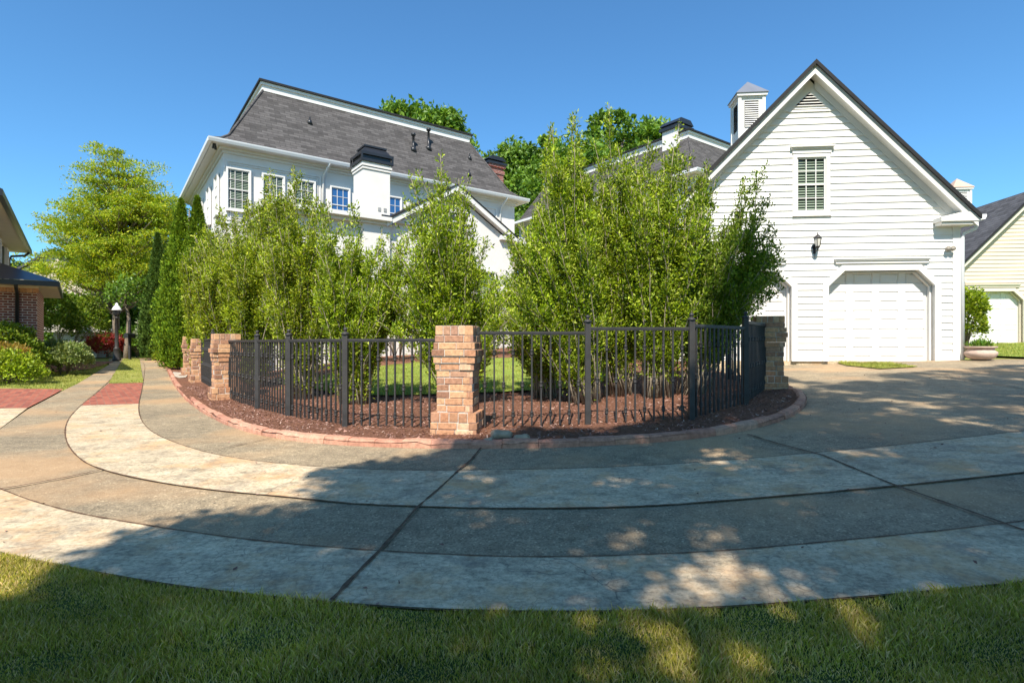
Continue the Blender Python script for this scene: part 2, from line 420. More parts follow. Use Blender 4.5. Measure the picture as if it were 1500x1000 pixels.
C1 = [run(C0_[0], (-1, .75), 1.6), run(C0_[0], (-1, .42), .7)] + smooth(C0_, 2) + [run(C0_[-1], (1, .42), 4), run(C0_[-1], (1, .40), 14)]
D1 = [run(D0[0], (-1, .9), 3), run(D0[0], (-1, .5), 1.0)] + smooth(D0, 2) + [run(D0[-1], (1, .40), 4), run(D0[-1], (1, .40), 14)]
for q in (((-300, 43.5), (300, 43.5), (300, 400), (-300, 400)), ((-300, -200), (300, -200), (300, -13.5), (-300, -13.5)), ((-300, -13.5), (-33.5, -13.5), (-33.5, 43.5), (-300, 43.5)), ((33.5, -13.5), (300, -13.5), (300, 43.5), (33.5, 43.5))):
    tag(sheet('ground', list(q), -.15, LAWN, 12), kind='structure')
# near ground, finer (follows the slope exactly)
tag(sheet('ground', [(-34, -14), (34, -14), (34, 44), (-34, 44)], -.035, LAWN, .8), kind='structure')
# driveway sheet between kerb and the outer edge, with left lane and right apron
LL = unp(41, 599); LLd = DL
left_far = unp(160, 534)
driveP = [run(left_far, DL, 6), left_far, unp(90, 573), unp(41, 599), unp(0, 628)]
driveP += [run(unp(0, 628), -DL, 2.2), run(D1[0], (0, 0), 0)]
driveP += [tuple(p) for p in D1]
gar_r = (13.2, 12.2)
driveP += [(19, 13.2), (16, 12.4), (12.0, 12.05), (11.3, 12.75), (3.2, 13.45), (3.4, 12.6)]
driveP += [tuple(p) for p in reversed(curbP)]
tag(sheet('driveway', driveP, 0, AGG, .35), kind='structure')
# pale worn strips
def trimstart(P, k): return P[k:]
Aw = even([p for p in A1 if p[1] < A0[1][1]+.1], .2); Bw = [p for p in B1 if p[1] < B0[1][1]+.35]
nA = len(Aw)
def same(P, n):
    P = np.array(P, float); d = np.r_[0, np.cumsum(np.linalg.norm(np.diff(P, axis=0), axis=1))]
    t = np.linspace(0, d[-1], n); return np.c_[np.interp(t, d, P[:, 0]), np.interp(t, d, P[:, 1])]
tag(ribbon('pavement', same(Aw, 160), same(Bw, 160), .007, WHITE), kind='structure')
tag(ribbon('pavement', same(C1, 180), same(D1, 180), .007, WHITE), kind='structure')
# centre between the lanes: brick patch and then grass
cA = Aw[0]; cB = Bw[0]
def patch(a, b, L0, L1): return [run(a, DL, L0), run(b, DL, L0), run(b, DL, L1), run(a, DL, L1)]
fa, fb = unp(210, 561), unp(159, 562)
tag(sheet('pavement', [tuple(cA), tuple(cB), fb, fa], .009, BRICKPAVE, .3), kind='structure')
ta, tb = run(unp(213, 534), DL, 5), run(unp(184, 534), DL, 5)
tag(sheet('lawn', [fa, fb, tb, ta], .015, LAWN, .5), kind='structure')
# left of the lanes: pale concrete, brick drive, lawn
l0, l1, l2 = unp(0, 628), unp(40, 598), unp(93, 570)
l3 = unp(131, 556)
far = (-9, -1.2)
tag(sheet('pavement', [l0, l1, (l1[0]-9, l1[1]-1.0), (l0[0]-6, l0[1]-4.6)], .006, WHITE, .5), kind='structure')
tag(sheet('pavement', [l1, l2, (l2[0]-12, l2[1]-.2), (l1[0]-11, l1[1]-1.0)], .008, BRICKPAVE, .5), kind='structure')
# joints
J = [('path', [(706,655),(690,675),(672,690),(640,720),(613,743),(556,809),(520,845),(486,882)], .019), ('path', [(1095,637),(1140,651),(1205,668),(1310,712),(1472,769),(1500,779)], .02),
     ('path', [(0,718),(90,702),(151,689)], .018), ('path', [(307,662),(398,642)], .012), ('path', [(1335,545),(1410,556),(1500,570)], .02)]
for nme, pts, w in J:
    tag(strip(U(pts), w, .0125, 'driveway_joint', JOINT), kind='structure')
for P, w in ((A1, .010), (B1, .012), (C1, .010)):
    tag(strip([p for p in P if p[1] < 24], w, .0105, 'driveway_joint', JOINT), kind='structure')
# front lawn
FL = [tuple(p) for p in D1] + [(20, -12), (-20, -12), (-20, D1[0][1])]
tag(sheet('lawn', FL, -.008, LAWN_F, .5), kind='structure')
# yard: bark mulch and the courtyard grass
yard = [tuple(p) for p in curbP] + [(3.7, 17), (6, 24), (1, 29), (-10.5, 20.5)]
tag(sheet('mulch_bed', yard, 0, MULCH, .22, ma, .009), kind='structure')
cl = U([(505,592),(600,592),(700,590),(800,590),(850,584)], mz)
court = [(-3.4, 10.2)] + [(-2.7, 9.6), (-.5, 9.5), (.9, 9.55), (1.9, 10.3), (2.4, 13), (1.4, 15.6), (-2, 16), (-4.4, 14.5), (-4.6, 11.5)]
tag(sheet('lawn', [tuple(p) for p in smooth(court+[court[0]], 1)][:-1], .03, LAWN_B, .4, ma), kind='structure')
# grass tongue beside the garage drive and lawn at the right
tag(sheet('lawn', U([(1222,531),(1300,533),(1345,538),(1290,541),(1240,536)]), .02, LAWN, .3), kind='structure')
tag(sheet('lawn', [(12.05, 12.1), (16, 12.45), (19.5, 13.3), (36, 15), (36, 21.5), (15.5, 22.4), (12.2, 21.5)], .022, LAWN_B, .6), kind='structure')
# left bed before the brick house
tag(sheet('mulch_bed', [unp(-60, 560), unp(30, 551), unp(80, 545), unp(130, 541), (-17, 23.5), (-24, 20)], .01, MULCH, .5), kind='structure')
tag(sheet('gravel_bed', U([(252,550),(262,554),(272,553),(276,548),(266,546),(254,545)], mz), .012, plain('pale_gravel', (.42, .36, .29), .9, .45, 30, .9), .3, ma), kind='structure')

# ------------------------------------------------------------------ kerb of bricks
def kerb():
    P = even(curbP, .05); d = .05; mb = MB(); i = 0; L = len(P)
    while i < L-4:
        n = int(rng.integers(6, 9)); j = min(i+n, L-1)
        seg = P[i:j+1]; T = P[j]-P[i]; T = T/np.linalg.norm(T)
        Nn = np.array((-T[1], T[0]))                       # inside (left of travel)
        w = .115; h = .072 + rng.normal(0, .004); off = rng.normal(0, .004)
        gap = .002
        rows = []
        K = [i, (i+j)//2, j]
        for kk, q in enumerate(K):
            p = P[q] + (T*gap if kk == 0 else -T*gap if kk == 2 else 0)
            base = g(p[0], p[1])
            prof = [(0, -.05), (0, h*.6), (.02, h), (w-.03, h+.008), (w, h*.8), (w, -.05)]
            if kk != 1: prof = [(a if 0 < a < w else (a+.004 if a == 0 else a-.004), z-.004 if z > 0 else z) for a, z in prof]
            rows.append([(p[0]+Nn[0]*(a+off), p[1]+Nn[1]*(a+off), base+z) for a, z in prof])
        vs = [v for r_ in rows for v in r_]; m = 6; fs = []
        for r_ in range(2):
            for a in range(m-1): fs.append((r_*m+a, r_*m+a+1, (r_+1)*m+a+1, (r_+1)*m+a))
        fs += [tuple(range(m)), tuple(range(3*m-1, 2*m-1, -1))]
        mb.add(vs, fs); i = j
    tag(mb.build('kerb', KERB), kind='structure')
kerb()

# ------------------------------------------------------------------ brick pillars
def brick_course(mb, half, z0, z1, n, soldier=False, jit=.003):
    """one course round a square pillar: bricks with real joints"""
    for side in range(4):
        M = Matrix.Rotation(side*math.pi/2, 4, 'Z')
        L = 2*half; a = -half; cuts = []
        if soldier: step = L/n; cuts = [a+step*i for i in range(n+1)]
        else:
            o = rng.uniform(.25, .75)*L/n; cuts = [a]
            c = a + o
            while c < half-.03: cuts.append(c); c += L/n
            cuts.append(half)
        for c0, c1 in zip(cuts, cuts[1:]):
            if c1-c0 < .012: continue
            p = rng.normal(0, jit); e = .004; zz = rng.normal(0, .0015)
            x0, x1 = c0+e, c1-e
            if c0 == cuts[0]: x0 = c0
            if c1 == cuts[-1]: x1 = c1-.03
            y = -half+p; ch = .005
            vs = [(x0,y+ch,z0+e+zz),(x1,y+ch,z0+e+zz),(x1,y+ch,z1-e+zz),(x0,y+ch,z1-e+zz),
                  (x0+ch,y,z0+e+ch+zz),(x1-ch,y,z0+e+ch+zz),(x1-ch,y,z1-e-ch+zz),(x0+ch,y,z1-e-ch+zz),
                  (x0,y+.09,z0+e+zz),(x1,y+.09,z0+e+zz),(x1,y+.09,z1-e+zz),(x0,y+.09,z1-e+zz)]
            vs = [M @ Vector(v) for v in vs]
            mb.add(vs, [(4,5,6,7),(0,1,5,4),(1,2,6,5),(2,3,7,6),(3,0,4,7),(0,8,9,1),(1,9,10,2),(2,10,11,3),(3,11,8,0)])
def pillar(x, y, z, rz, label, sc=1.0):
    root = empty('brick_pillar', (x, y, z), rz, label=label, cat='pillar', group='brick pillars of the iron fence')
    root.scale = (sc, sc, sc)
    b = MB(); m = MB(); zz = 0
    for half, h, n, s in ((.255, .078, 2.5, False), (.252, .076, 2.4, False), (.25, .105, 5, True)):
        brick_course(b, half, zz, zz+h, n, s); zz += h
    m.box(-.243, .243, -.243, .243, 0, zz-.006)
    o = b.build('base', BRICK, root); m.build('mortar', MORTAR, o)
    b = MB(); m = MB(); z0 = zz
    for i in range(6): brick_course(b, .198, zz, zz+.0745, 2, False); zz += .0745
    m.box(-.191, .191, -.191, .191, z0-.006, zz)
    o = b.build('shaft', BRICK, root); m.build('mortar', MORTAR, o)
    b = MB(); m = MB(); z0 = zz
    for half, h, n, s in ((.212, .076, 2, False), (.228, .076, 2.3, False), (.243, .076, 2.3, False), (.225, .076, 2.3, False), (.212, .076, 2, False), (.208, .105, 5, True)):
        brick_course(b, half, zz, zz+h, n, s)
        m.box(-half+.008, half-.008, -half+.008, half-.008, zz, zz+h-.002); zz += h
    m.box(-.2, .2, -.2, .2, zz-.01, zz-.001)
    o = b.build('cap', BRICK, root); m.build('mortar', MORTAR, o)
    return root
# z positions so that the foot stands on the bed
pc = unp(666, 642); pcx, pcy = pc[0]+.02, pc[1]+.22
pillar(pcx, pcy, g(pcx, pcy)+.015, R(-7), 'sunlit tumbled-brick pillar in the middle, nearest the curved drive')
p2 = (at(331, 0, 9.75).x, 9.75); pillar(*p2, mz(*p2)-.06, R(36), 'brick pillar where the left run of iron fence ends')
p3 = (at(294, 0, 14.2).x, 14.2); pillar(*p3, mz(*p3)-.08, R(36), 'brick pillar beyond the iron gate, second farthest on the left')
p4 = (at(280, 0, 16.6).x, 16.6); pillar(*p4, mz(*p4)-.05, R(36), 'farthest brick pillar, beside the evergreen on the left')
pr = (at(1124, 0, 8.75).x, 8.75); pillar(*pr, mz(*pr)-.05, R(-12), 'shaded brick pillar at the right end of the fence by the garage')

# ------------------------------------------------------------------ iron fence
def picket_mesh(H, knobs):
    mb = MB(); r = .0092
    mb.box(-r, r, -r, r, 0, H)
    for k in knobs:
        mb.lathe([(.011, -.034), (.021, -.027), (.021, -.018), (.014, -.013), (.026, 0), (.014, .013), (.021, .018), (.021, .027), (.011, .034)], (0, 0, k), 8)
    me_o = mb.build('picket', IRON); return me_o
def post(x, y, z0, z1, root, w=.031):
    mb = MB(); mb.box(-w, w, -w, w, 0, z1-z0-.085)
    o = mb.build('post', IRON, root)
    o.location = (x, y, z0)
    f = MB(); h = z1-z0-.085
    f.lathe([(.047, 0), (.047, .014), (.036, .022), (.026, .03), (.014, .036), (.014, .042), (.022, .05), (.026, .062), (.022, .076), (.008, .086)], (0, 0, h), 12)
    fo = f.build('finial', IRON, o)
    return o
def fence(name, label, segs, posts, cat='fence', group='black iron fence runs'):
    root = empty(name, (0, 0, 0), label=label, cat=cat, group=group)
    for p in posts: post(*p, root)
    for (x0, y0), (x1, y1), zr, *rest in segs:
        L = math.hypot(x1-x0, y1-y0); a = math.atan2(y1-y0, x1-x0)
        mb = MB(); mb.box(0, L, -.019, .019, -.012, .012); mb.box(0, L, -.014, .014, -.026, -.012)
        o = mb.build('rail', IRON, root); o.location = (x0, y0, zr); o.rotation_euler = (0, 0, a)
        n = max(1, int(round(L/.108))); cache = {}
        for i in range(1, n):
            t = i/n; x, y = x0+(x1-x0)*t, y0+(y1-y0)*t; zb = mz(x, y)+.015
            H = round(zr-.02-zb, 2); key = (H, i % 2)
            ks = [H*.45] if i % 2 else [H*.12, H*.80]
            if key not in cache:
                p = picket_mesh(H, ks); p.parent = root; cache[key] = p
            else:
                p = cache[key].copy(); COL.objects.link(p); p.parent = root
            p.location = (x, y, zr-.02-H); p.rotation_euler = (0, 0, a)
    return root
def pm(px, py): return unp(px, py, mz)
q506, q423, q377, q311 = pm(506, 624), pm(423, 610), pm(377, 598), pm(312, 571)
q861, q1013, q1092 = pm(861, 621), pm(1013, 614), pm(1092, 592)
cl_, cr_ = (pcx-.14, pcy+.12), (pcx+.18, pcy+.1)
fence('iron_fence', 'black iron fence run between the middle brick pillar and the left one',
      [(cl_, q506, 1.085), (q506, q423, 1.085), (q423, q377, 1.085), (q377, p2, 1.085)],
      [(*q506, mz(*q506)-.05, 1.23), (*q423, mz(*q423)-.05, 1.235), (*q377, mz(*q377)-.05, 1.24)])
fence('iron_fence', 'black iron fence run from the middle brick pillar to the shaded right pillar',
      [(cr_, q861, 1.165), (q861, q1013, 1.215), (q1013, q1092, 1.25), (q1092, pr, 1.33)],
      [(*q861, mz(*q861)-.05, 1.365), (*q1013, mz(*q1013)-.05, 1.39), (*q1092, mz(*q1092)-.05, 1.46)])
fence('iron_gate', 'dark iron gate panels between two brick pillars on the left', [(p2, q311, 1.13), (q311, p3, 1.13), (p3, p4, 1.15)],
      [(*q311, mz(*q311)-.05, 1.33)], 'gate', None)
qi = (at(1068, 0, 9.9).x, 9.9); qj = (2.7, 11.4); qk = (4.0, 9.1)
fence('iron_fence', 'shaded black iron fence behind the right hand shrubs', [(qk, qi, 1.40), (qi, qj, 1.40)], [(*qi, mz(*qi)-.05, 1.5), (*qk, mz(*qk)-.05, 1.5)])

# ------------------------------------------------------------------ windows and houses
def window(root, M, w, h, cols, rows, glass=GLASS, casing=.07, blind=True, fr=WPAINT, label=None, out=.078):
    """M maps local (x right, y into wall, z up), origin bottom centre"""
    def b(mb, name, mat, par):
        mb.v = [tuple(M @ Vector(v)) for v in mb.v]; return mb.build(name, mat, par)
    M = M @ Matrix.Translation((0, -out, 0))
    mb = MB(); c = casing; hw = w/2
    mb.ring([(-hw-c, -c), (hw+c, -c), (hw+c, h+c), (-hw-c, h+c)], [(-hw, 0), (hw, 0), (hw, h), (-hw, h)], -.035, .05)
    mb.box(-hw-c-.02, hw+c+.02, -.06, .02, -c-.03, -c-.001)
    f = b(mb, 'window', fr, root)
    if label: f['label'] = label
    mb = MB(); e = .032
    mb.ring([(-hw+.002, .002), (hw-.002, .002), (hw-.002, h-.002), (-hw+.002, h-.002)], [(-hw+e, e), (hw-e, e), (hw-e, h-e), (-hw+e, h-e)], .0, .035)
    mb.box(-hw+e, hw-e, -.004, .034, h/2-.018, h/2+.018)
    for i in range(1, cols):
        x = -hw+w*i/cols; mb.box(x-.009, x+.009, .006, .03, e, h-e)
    for i in range(1, rows):
        if abs(i/rows-.5) > .01:
            z = h*i/rows; mb.box(-hw+e, hw-e, .007, .029, z-.009, z+.009)
    b(mb, 'sash', fr, f)
    if blind:                                            # real slats just behind the opening
        mb = MB(); z = e+.02
        while z < h-e-.02:
            mb.add([(-hw+e, .03, z), (hw-e, .03, z), (hw-e, .055, z+.03), (-hw+e, .055, z+.03)], [(0, 1, 2, 3)]); z += .062
        b(mb, 'blind', BLIND, f)
    mb = MB(); mb.box(-hw+.01, hw-.01, .058 if blind else .022, .07 if blind else .03, .01, h-.01)
    b(mb, 'pane', glass, f)
    return f
def offset_poly(hw, z0, z1, ch, o):
    k = o*math.tan(R(22.5))
    return [(-hw-o, z0), (-hw-o, z1-ch+k), (-hw+ch-k, z1+o), (hw-ch+k, z1+o), (hw+o, z1-ch+k), (hw+o, z0)]
def boards(mb, x0f, x1f, z0, z1, holes, exp=.157, y=0):
    """clapboard rows; x0f/x1f give the ends at a height; holes = functions z -> (a,b) or None"""
    z = z0
    while z < z1-.02:
        zt = min(z+exp, z1)
        cuts = []
        for hfn in holes:
            r1, r2 = hfn(z+.01), hfn(zt-.01)
            rr = [r for r in (r1, r2) if r]
            if rr: cuts.append((max(r[0] for r in rr), min(r[1] for r in rr)) if len(rr) == 2 else rr[0])
        cuts.sort(); L0, L1 = x0f(z), x0f(zt); R0, R1 = x1f(z), x1f(zt)
        segs = []; cur = (L0, L1)
        for a, bb in cuts: segs.append((cur, (a, a))); cur = (bb, bb)
        segs.append((cur, (R0, R1)))
        for (a0, a1), (b0, b1) in segs:
            if b0-a0 < .02: continue
            b1 = max(b1, a1+.001)
            yb, yt = y-.029, y-.004
            mb.add([(a0, yb, z), (b0, yb, z), (b1, yt, zt), (a1, yt, zt), (a0, y+.0, z), (b0, y+.0, z)], [(0, 1, 2, 3), (0, 4, 5, 1)])
        z = zt
def garage(origin, rz, side, wallmat, label, names, apexz, cup_mat, door_xs, win_x, capx, roofs=True, winz=3.55, winglass=GLASS):
    """local: x along the front, y into the building, z up; capx = x of the ridge"""
    root = empty(names, origin, rz, label=label, cat='building')
    hw = 3.3; xl, xr = capx-hw, capx+hw; sl = 1.02; depth = 7.6
    ez = apexz - .30 - sl*hw                              # wall height under the roof
    oc = .30
    DW, DH, CH = 1.18, 2.13, .36
    tr = .13
    holes = []
    for dx in door_xs:
        def hfn(z, dx=dx):
            if z < DH-CH: return (dx-DW-tr+.02, dx+DW+tr-.02)
            if z < DH+tr: 
                q = (z-(DH-CH))*.95; return (dx-DW-tr+.02+max(0, q-.05), dx+DW+tr-.02-max(0, q-.05))
            if z < DH+tr+.16: return (dx-DW*.86, dx+DW*.86)
            return None
        holes.append(hfn)
    ww, wh = .66, 1.28
    holes.append(lambda z: (win_x-ww/2-.1, win_x+ww/2+.1) if winz-.1 < z < winz+wh+.14 else None)
    xa = lambda z: xl+.0 if z < ez else min(capx-.01, xl+(z-ez)/sl)
    xb = lambda z: xr-.0 if z < ez else max(capx+.01, xr-(z-ez)/sl)
    mb = MB(); boards(mb, xa, xb, .12, ez+sl*hw-.62, holes)
    # backing wall built from pieces round the openings
    bk = MB(); y0, y1 = .0, .15
    xs = [xl] + [v for dx in sorted(door_xs) for v in (dx-DW, dx+DW)] + [xr]
    for a, bb in zip(xs[::2], xs[1::2]): bk.box(a, bb, y0, y1, 0, DH)
    for dx in door_xs:
        for s in (-1, 1): bk.prism([(dx+s*DW, DH-CH), (dx+s*DW, DH), (dx+s*(DW-CH), DH)], y0, y1)
    bk.box(xl, xr, y0, y1, DH, winz); bk.box(xl, win_x-ww/2, y0, y1, winz, ez) if ez > winz else None
    if ez > winz: bk.box(win_x+ww/2, xr, y0, y1, winz, ez)
    top = min(xr, xr)
    zw = max(ez, winz)
    if winz+wh > zw:
        bk.prism([(xa(zw), zw), (win_x-ww/2, zw), (win_x-ww/2, winz+wh), (xa(winz+wh), winz+wh)], y0, y1)
        bk.prism([(win_x+ww/2, zw), (xb(zw), zw), (xb(winz+wh), winz+wh), (win_x+ww/2, winz+wh)], y0, y1)
    bk.prism([(xa(winz+wh), winz+wh), (xb(winz+wh), winz+wh), (capx, ez+sl*hw)], y0, y1)
    bk.box(xl, xl+.15, .15, depth, 0, ez); bk.box(xr-.15, xr, .15, depth, 0, ez); bk.box(xl+.15, xr-.15, depth-.15, depth, 0, ez)
    bk.prism([(xl, ez), (xr, ez), (capx, ez+sl*hw)], depth-.15, depth)
    mb.v_off = len(mb.v); mb.add(bk.v, bk.f)
    mb.build('wall', wallmat, root)
    MB().box(xl-.02, xr+.02, .02, depth, -.7, -.002).build('foundation', WHITE, root)
    # corner boards, base board
    mb = MB()
    TM = WPAINT if wallmat is not CREAM else TRIMB
    for x0, x1 in ((xl-.035, xl+.13), (xr-.13, xr+.035)): MB().box(x0, x1, -.04, -.001, .0, ez-.12).build('corner_board', TM, root)
    xs2 = [xl+.13] + [v for dx in sorted(door_xs) for v in (dx-DW-tr, dx+DW+tr)] + [xr-.13]
    for a, bb in zip(xs2[::2], xs2[1::2]):
        if bb-a > .03: MB().box(a+.001, bb-.001, -.03, -.001, .0, .12).build('base_board', TM, root)
    # doors
    for dx in door_xs:
        mb = MB()
        outer = [(x+dx, z) for x, z in offset_poly(DW, .0, DH, CH, tr)]; inner = [(x+dx, z) for x, z in offset_poly(DW, .0, DH, CH, 0)]
        n = 6
        for i in range(n-1):
            o0, o1, i0, i1 = outer[i], outer[i+1], inner[i], inner[i+1]
            mb.add([(o0[0], -.05, o0[1]), (o1[0], -.05, o1[1]), (i1[0], -.05, i1[1]), (i0[0], -.05, i0[1]),
                    (o0[0], .0, o0[1]), (o1[0], .0, o1[1]), (i1[0], .2, i1[1]), (i0[0], .2, i0[1])], [(0,1,2,3),(0,4,5,1),(3,2,6,7)])
        # step inside the casing
        mid = [(x+dx, z) for x, z in offset_poly(DW, .0, DH, CH, -.035)]
        for i in range(n-1):
            o0, o1, i0, i1 = inner[i], inner[i+1], mid[i], mid[i+1]
            mb.add([(o0[0], .1, o0[1]), (o1[0], .1, o1[1]), (i1[0], .1, i1[1]), (i0[0], .1, i0[1]), (i0[0], .19, i0[1]), (i1[0], .19, i1[1])], [(0,1,2,3),(3,2,5,4)])
        # head moulding
        W2 = DW*.87
        mb.box(dx-W2, dx+W2, -.07, .0, DH+tr+.035, DH+tr+.10); mb.box(dx-W2-.02, dx+W2+.02, -.10, .0, DH+tr+.101, DH+tr+.13); mb.box(dx-W2-.035, dx+W2+.035, -.12, .0, DH+tr+.131, DH+tr+.15)
        cs = mb.build('door_casing', WPAINT if wallmat is not CREAM else TRIMB, root)
        mb = MB(); rows, cols = 5, 4; ph, pw = (DH+.05)/rows, 2*DW/cols
        y = .2
        for r_ in range(rows):
            za, zb = r_*ph+.003, (r_+1)*ph-.003
            for c_ in range(cols):
                xa_, xb_ = dx-DW+c_*pw, dx-DW+(c_+1)*pw
                ix0, ix1, iz0, iz1 = xa_+.075, xb_-.075, za+.085, zb-.085
                g0 = [(xa_, y, za), (xb_, y, za), (xb_, y, zb), (xa_, y, zb)]
                g1 = [(ix0, y, iz0), (ix1, y, iz0), (ix1, y, iz1), (ix0, y, iz1)]
                e = .014; g2 = [(ix0+e, y+.024, iz0+e), (ix1-e, y+.024, iz0+e), (ix1-e, y+.024, iz1-e), (ix0+e, y+.024, iz1-e)]
                e = .05; g3 = [(ix0+e, y-.001, iz0+e), (ix1-e, y-.001, iz0+e), (ix1-e, y-.001, iz1-e), (ix0+e, y-.001, iz1-e)]
                vs = g0+g1+g2+g3; fs = []
                for L in range(3):
                    for k in range(4): fs.append((L*4+k, L*4+(k+1) % 4, (L+1)*4+(k+1) % 4, (L+1)*4+k))
                fs.append((12, 13, 14, 15)); mb.add(vs, fs)
            if r_: mb.box(dx-DW, dx+DW, y+.002, y+.02, za-.008, za+.002)
        mb.box(dx-DW, dx+DW, y+.03, y+.06, 0, DH+.05)
        d = mb.build('garage_door', WDOOR, root)
    # window
    f = window(root, Matrix.Translation((win_x, .0, winz)), ww, wh, 3, 4, winglass, .09, True, WPAINT, None, 0)
    mb = MB(); cz = winz+wh+.092; W3 = ww/2+.11
    mb.box(win_x-W3, win_x+W3, -.05, .0, cz, cz+.09); mb.box(win_x-W3-.03, win_x+W3+.03, -.08, 0, cz+.091, cz+.13); mb.box(win_x-W3-.06, win_x+W3+.06, -.12, 0, cz+.131, cz+.17)
    mb.build('window_head', WPAINT, f)
    # gable louvre
    zt = ez+sl*hw-.30; lz0 = zt-.42
    mb = MB(); lw = .44
    z = lz0+.02
    while z < zt-.04:
        half = (zt-z)/(zt-lz0)*lw
        mb.add([(capx-half, -.045, z), (capx+half, -.045, z), (capx+half, -.006, z+.035), (capx-half, -.006, z+.035)], [(0,1,2,3)]); z += .066
    lv = mb.build('louvre', WPAINT if roofs else WPAINT, root)
    mb = MB(); mb.prism([(capx-lw, lz0), (capx+lw, lz0), (capx, zt)], -.005, .0); mb.build('louvre_back', DARK, lv)
    mb = MB(); mb.box(capx-lw-.06, capx+lw+.06, -.04, -.001, lz0-.05, lz0-.002); mb.build('louvre_sill', WPAINT, lv)
    # roof slabs, fascia, soffit
    ov = .26; run_ = hw+ov
    for s, nm in ((-1, 'l'), (1, 'r')):
        # roof thickness along slope
        def P(u, t): return (capx+s*u, apexz-u*sl-t)
        mb = MB(); mb.prism([P(0, 0), P(run_, 0), P(run_, .05), P(0, .05)], -oc-.03, depth+.3); 
        rf = mb.build('roof', SH_D, root)
        mb = MB(); mb.prism([P(0, -.012), P(run_+.01, -.012), P(run_+.01, .095), P(0, .095)], -oc-.07, -oc-.031); mb.build('roof_edge', DKROOF, rf)
        mb = MB(); mb.prism([P(0, .052), P(run_, .052), P(run_, .10), P(0, .10)], -oc-.01, -oc+.03)
        mb.prism([P(0, .105), P(run_-.02, .105), P(run_-.02, .29), P(0, .29)], -oc+.0, -oc+.03)
        mb.prism([P(0, .20), P(run_-.02, .20), P(run_-.02, .235), P(0, .235)], -oc+.031, -.001)
        mb.prism([P(.1, .236), P(run_-.35, .236), P(run_-.35, .42), P(.1, .42)], -.045, -.026)
        mb.build('fascia', WPAINT if wallmat is not CREAM else TRIMB, rf)
        # eave return and gutter
        mb = MB(); zr = apexz-run_*sl-.02
        xo, xi = capx+s*(run_+.02), capx+s*(run_-.82)
        a, bb = min(xo, xi), max(xo, xi)
        mb.box(a, bb, -oc-.02, -.001, zr-.12, zr-.02); mb.box(a+.04, bb-.04, -oc+.03, -.001, zr-.19, zr-.121)
        mb.prism([(xi, zr-.019), (xo, zr-.019), (xo, zr+.03), (capx+s*(run_-.3), zr+.10)], -oc-.02, -.002)
        e0, e1 = sorted((capx+s*(hw+.002), capx+s*(run_+.0)))
        mb.box(e0, e1, .001, depth, zr-.16, zr-.10)
        mb.build('eave_return', WPAINT if wallmat is not CREAM else TRIMB, rf)
        mb = MB(); e0, e1 = sorted((capx+s*(run_+.021), capx+s*(run_+.14)))
        mb.prism([(e0, zr-.10), (e0, zr+.02), (e1, zr+.02), (e1-.0, zr-.03), (e1-.03, zr-.09)], -oc-.02, depth+.2)
        gt = mb.build('gutter', GUTTER, rf)
        if s == side:
            mb = MB(); gx = capx+s*(run_+.08); wx = capx+s*(hw+.07)
            mb.tube([(gx, -.1, zr-.09), (gx, -.1, zr-.18), (gx-s*.03, -.1, zr-.26), (wx+s*.02, -.06, zr-.36), (wx, -.05, zr-.46), (wx, -.05, .05)], .04, 8)
            mb.build('downspout', GUTTER, root)
    # cupola on the ridge
    cy = 4.06-.1; c = MB(); h0 = apexz-.45; h1 = apexz+1.08; w = .36
    c.box(capx-w, capx+w, cy, cy+2*w, h0, h1)
    cu = c.build('cupola', WPAINT, root)
    t = MB()
    t.box(capx-w-.09, capx+w+.09, cy-.09, cy+2*w+.09, h1+.001, h1+.08)
    t.box(capx-w-.03, capx+w+.03, cy-.03, cy+2*w+.03, h1-.05, h1-.0)
    for sx in (-1, 1):
        for yy in (cy, cy+2*w):
            t.box(capx+sx*w-.045, capx+sx*w+.045, yy-.045, yy+.045, h0, h1-.051)
    t.build('cupola_trim', WPAINT, cu)
    lo = MB()
    z = apexz+.14
    while z < h1-.15:
        lo.add([(capx-.2, cy-.03, z), (capx+.2, cy-.03, z), (capx+.2, cy-.005, z+.035), (capx-.2, cy-.005, z+.035)], [(0,1,2,3)])
        lo.add([(capx-w-.03, cy+w-.2, z), (capx-w-.03, cy+w+.2, z), (capx-w-.005, cy+w+.2, z+.035), (capx-w-.005, cy+w-.2, z+.035)], [(0,1,2,3)])
        z += .066
    lo.build('louvre', WPAINT, cu)
    lb = MB(); lb.box(capx-.21, capx+.21, cy-.004, cy-.001, apexz+.12, h1-.13); lb.box(capx-w-.004, capx-w-.001, cy+w-.21, cy+w+.21, apexz+.12, h1-.13); lb.build('louvre_back', DARK, cu)
    rr = MB(); W = w+.12; cy2 = cy+w
    rr.add([(capx-W, cy2-W, h1+.081), (capx+W, cy2-W, h1+.081), (capx+W, cy2+W, h1+.081), (capx-W, cy2+W, h1+.081), (capx-W, cy2-W, h1+.10), (capx+W, cy2-W, h1+.10), (capx+W, cy2+W, h1+.10), (capx-W, cy2+W, h1+.10), (capx, cy2, h1+.62)],
           [(3,2,1,0),(0,1,5,4),(1,2,6,5),(2,3,7,6),(3,0,4,7),(4,5,8),(5,6,8),(6,7,8),(7,4,8)])
    rr.build('cupola_roof', cup_mat, cu)
    return root
GA = R(-5)
gref = (8.65, 12.9, .62)
gar = garage(gref, GA, 1, WSIDE, 'white clapboard garage with steep gable, cupola and shuttered upper window', 'garage_building', 6.97, METROOF, [0, -3.2], -1.56, -1.6)
gar2 = garage((19.45, 22.3, 1.02), GA, -1, CREAM, 'cream clapboard garage at the far right edge with small cupola', 'garage_building', 6.25, COPPER, [0, 3.2], 1.95, 1.6, True, 3.45, m_glass('reddish_glass', (.18, .02, .04)))  # the red is the base colour of the window glass
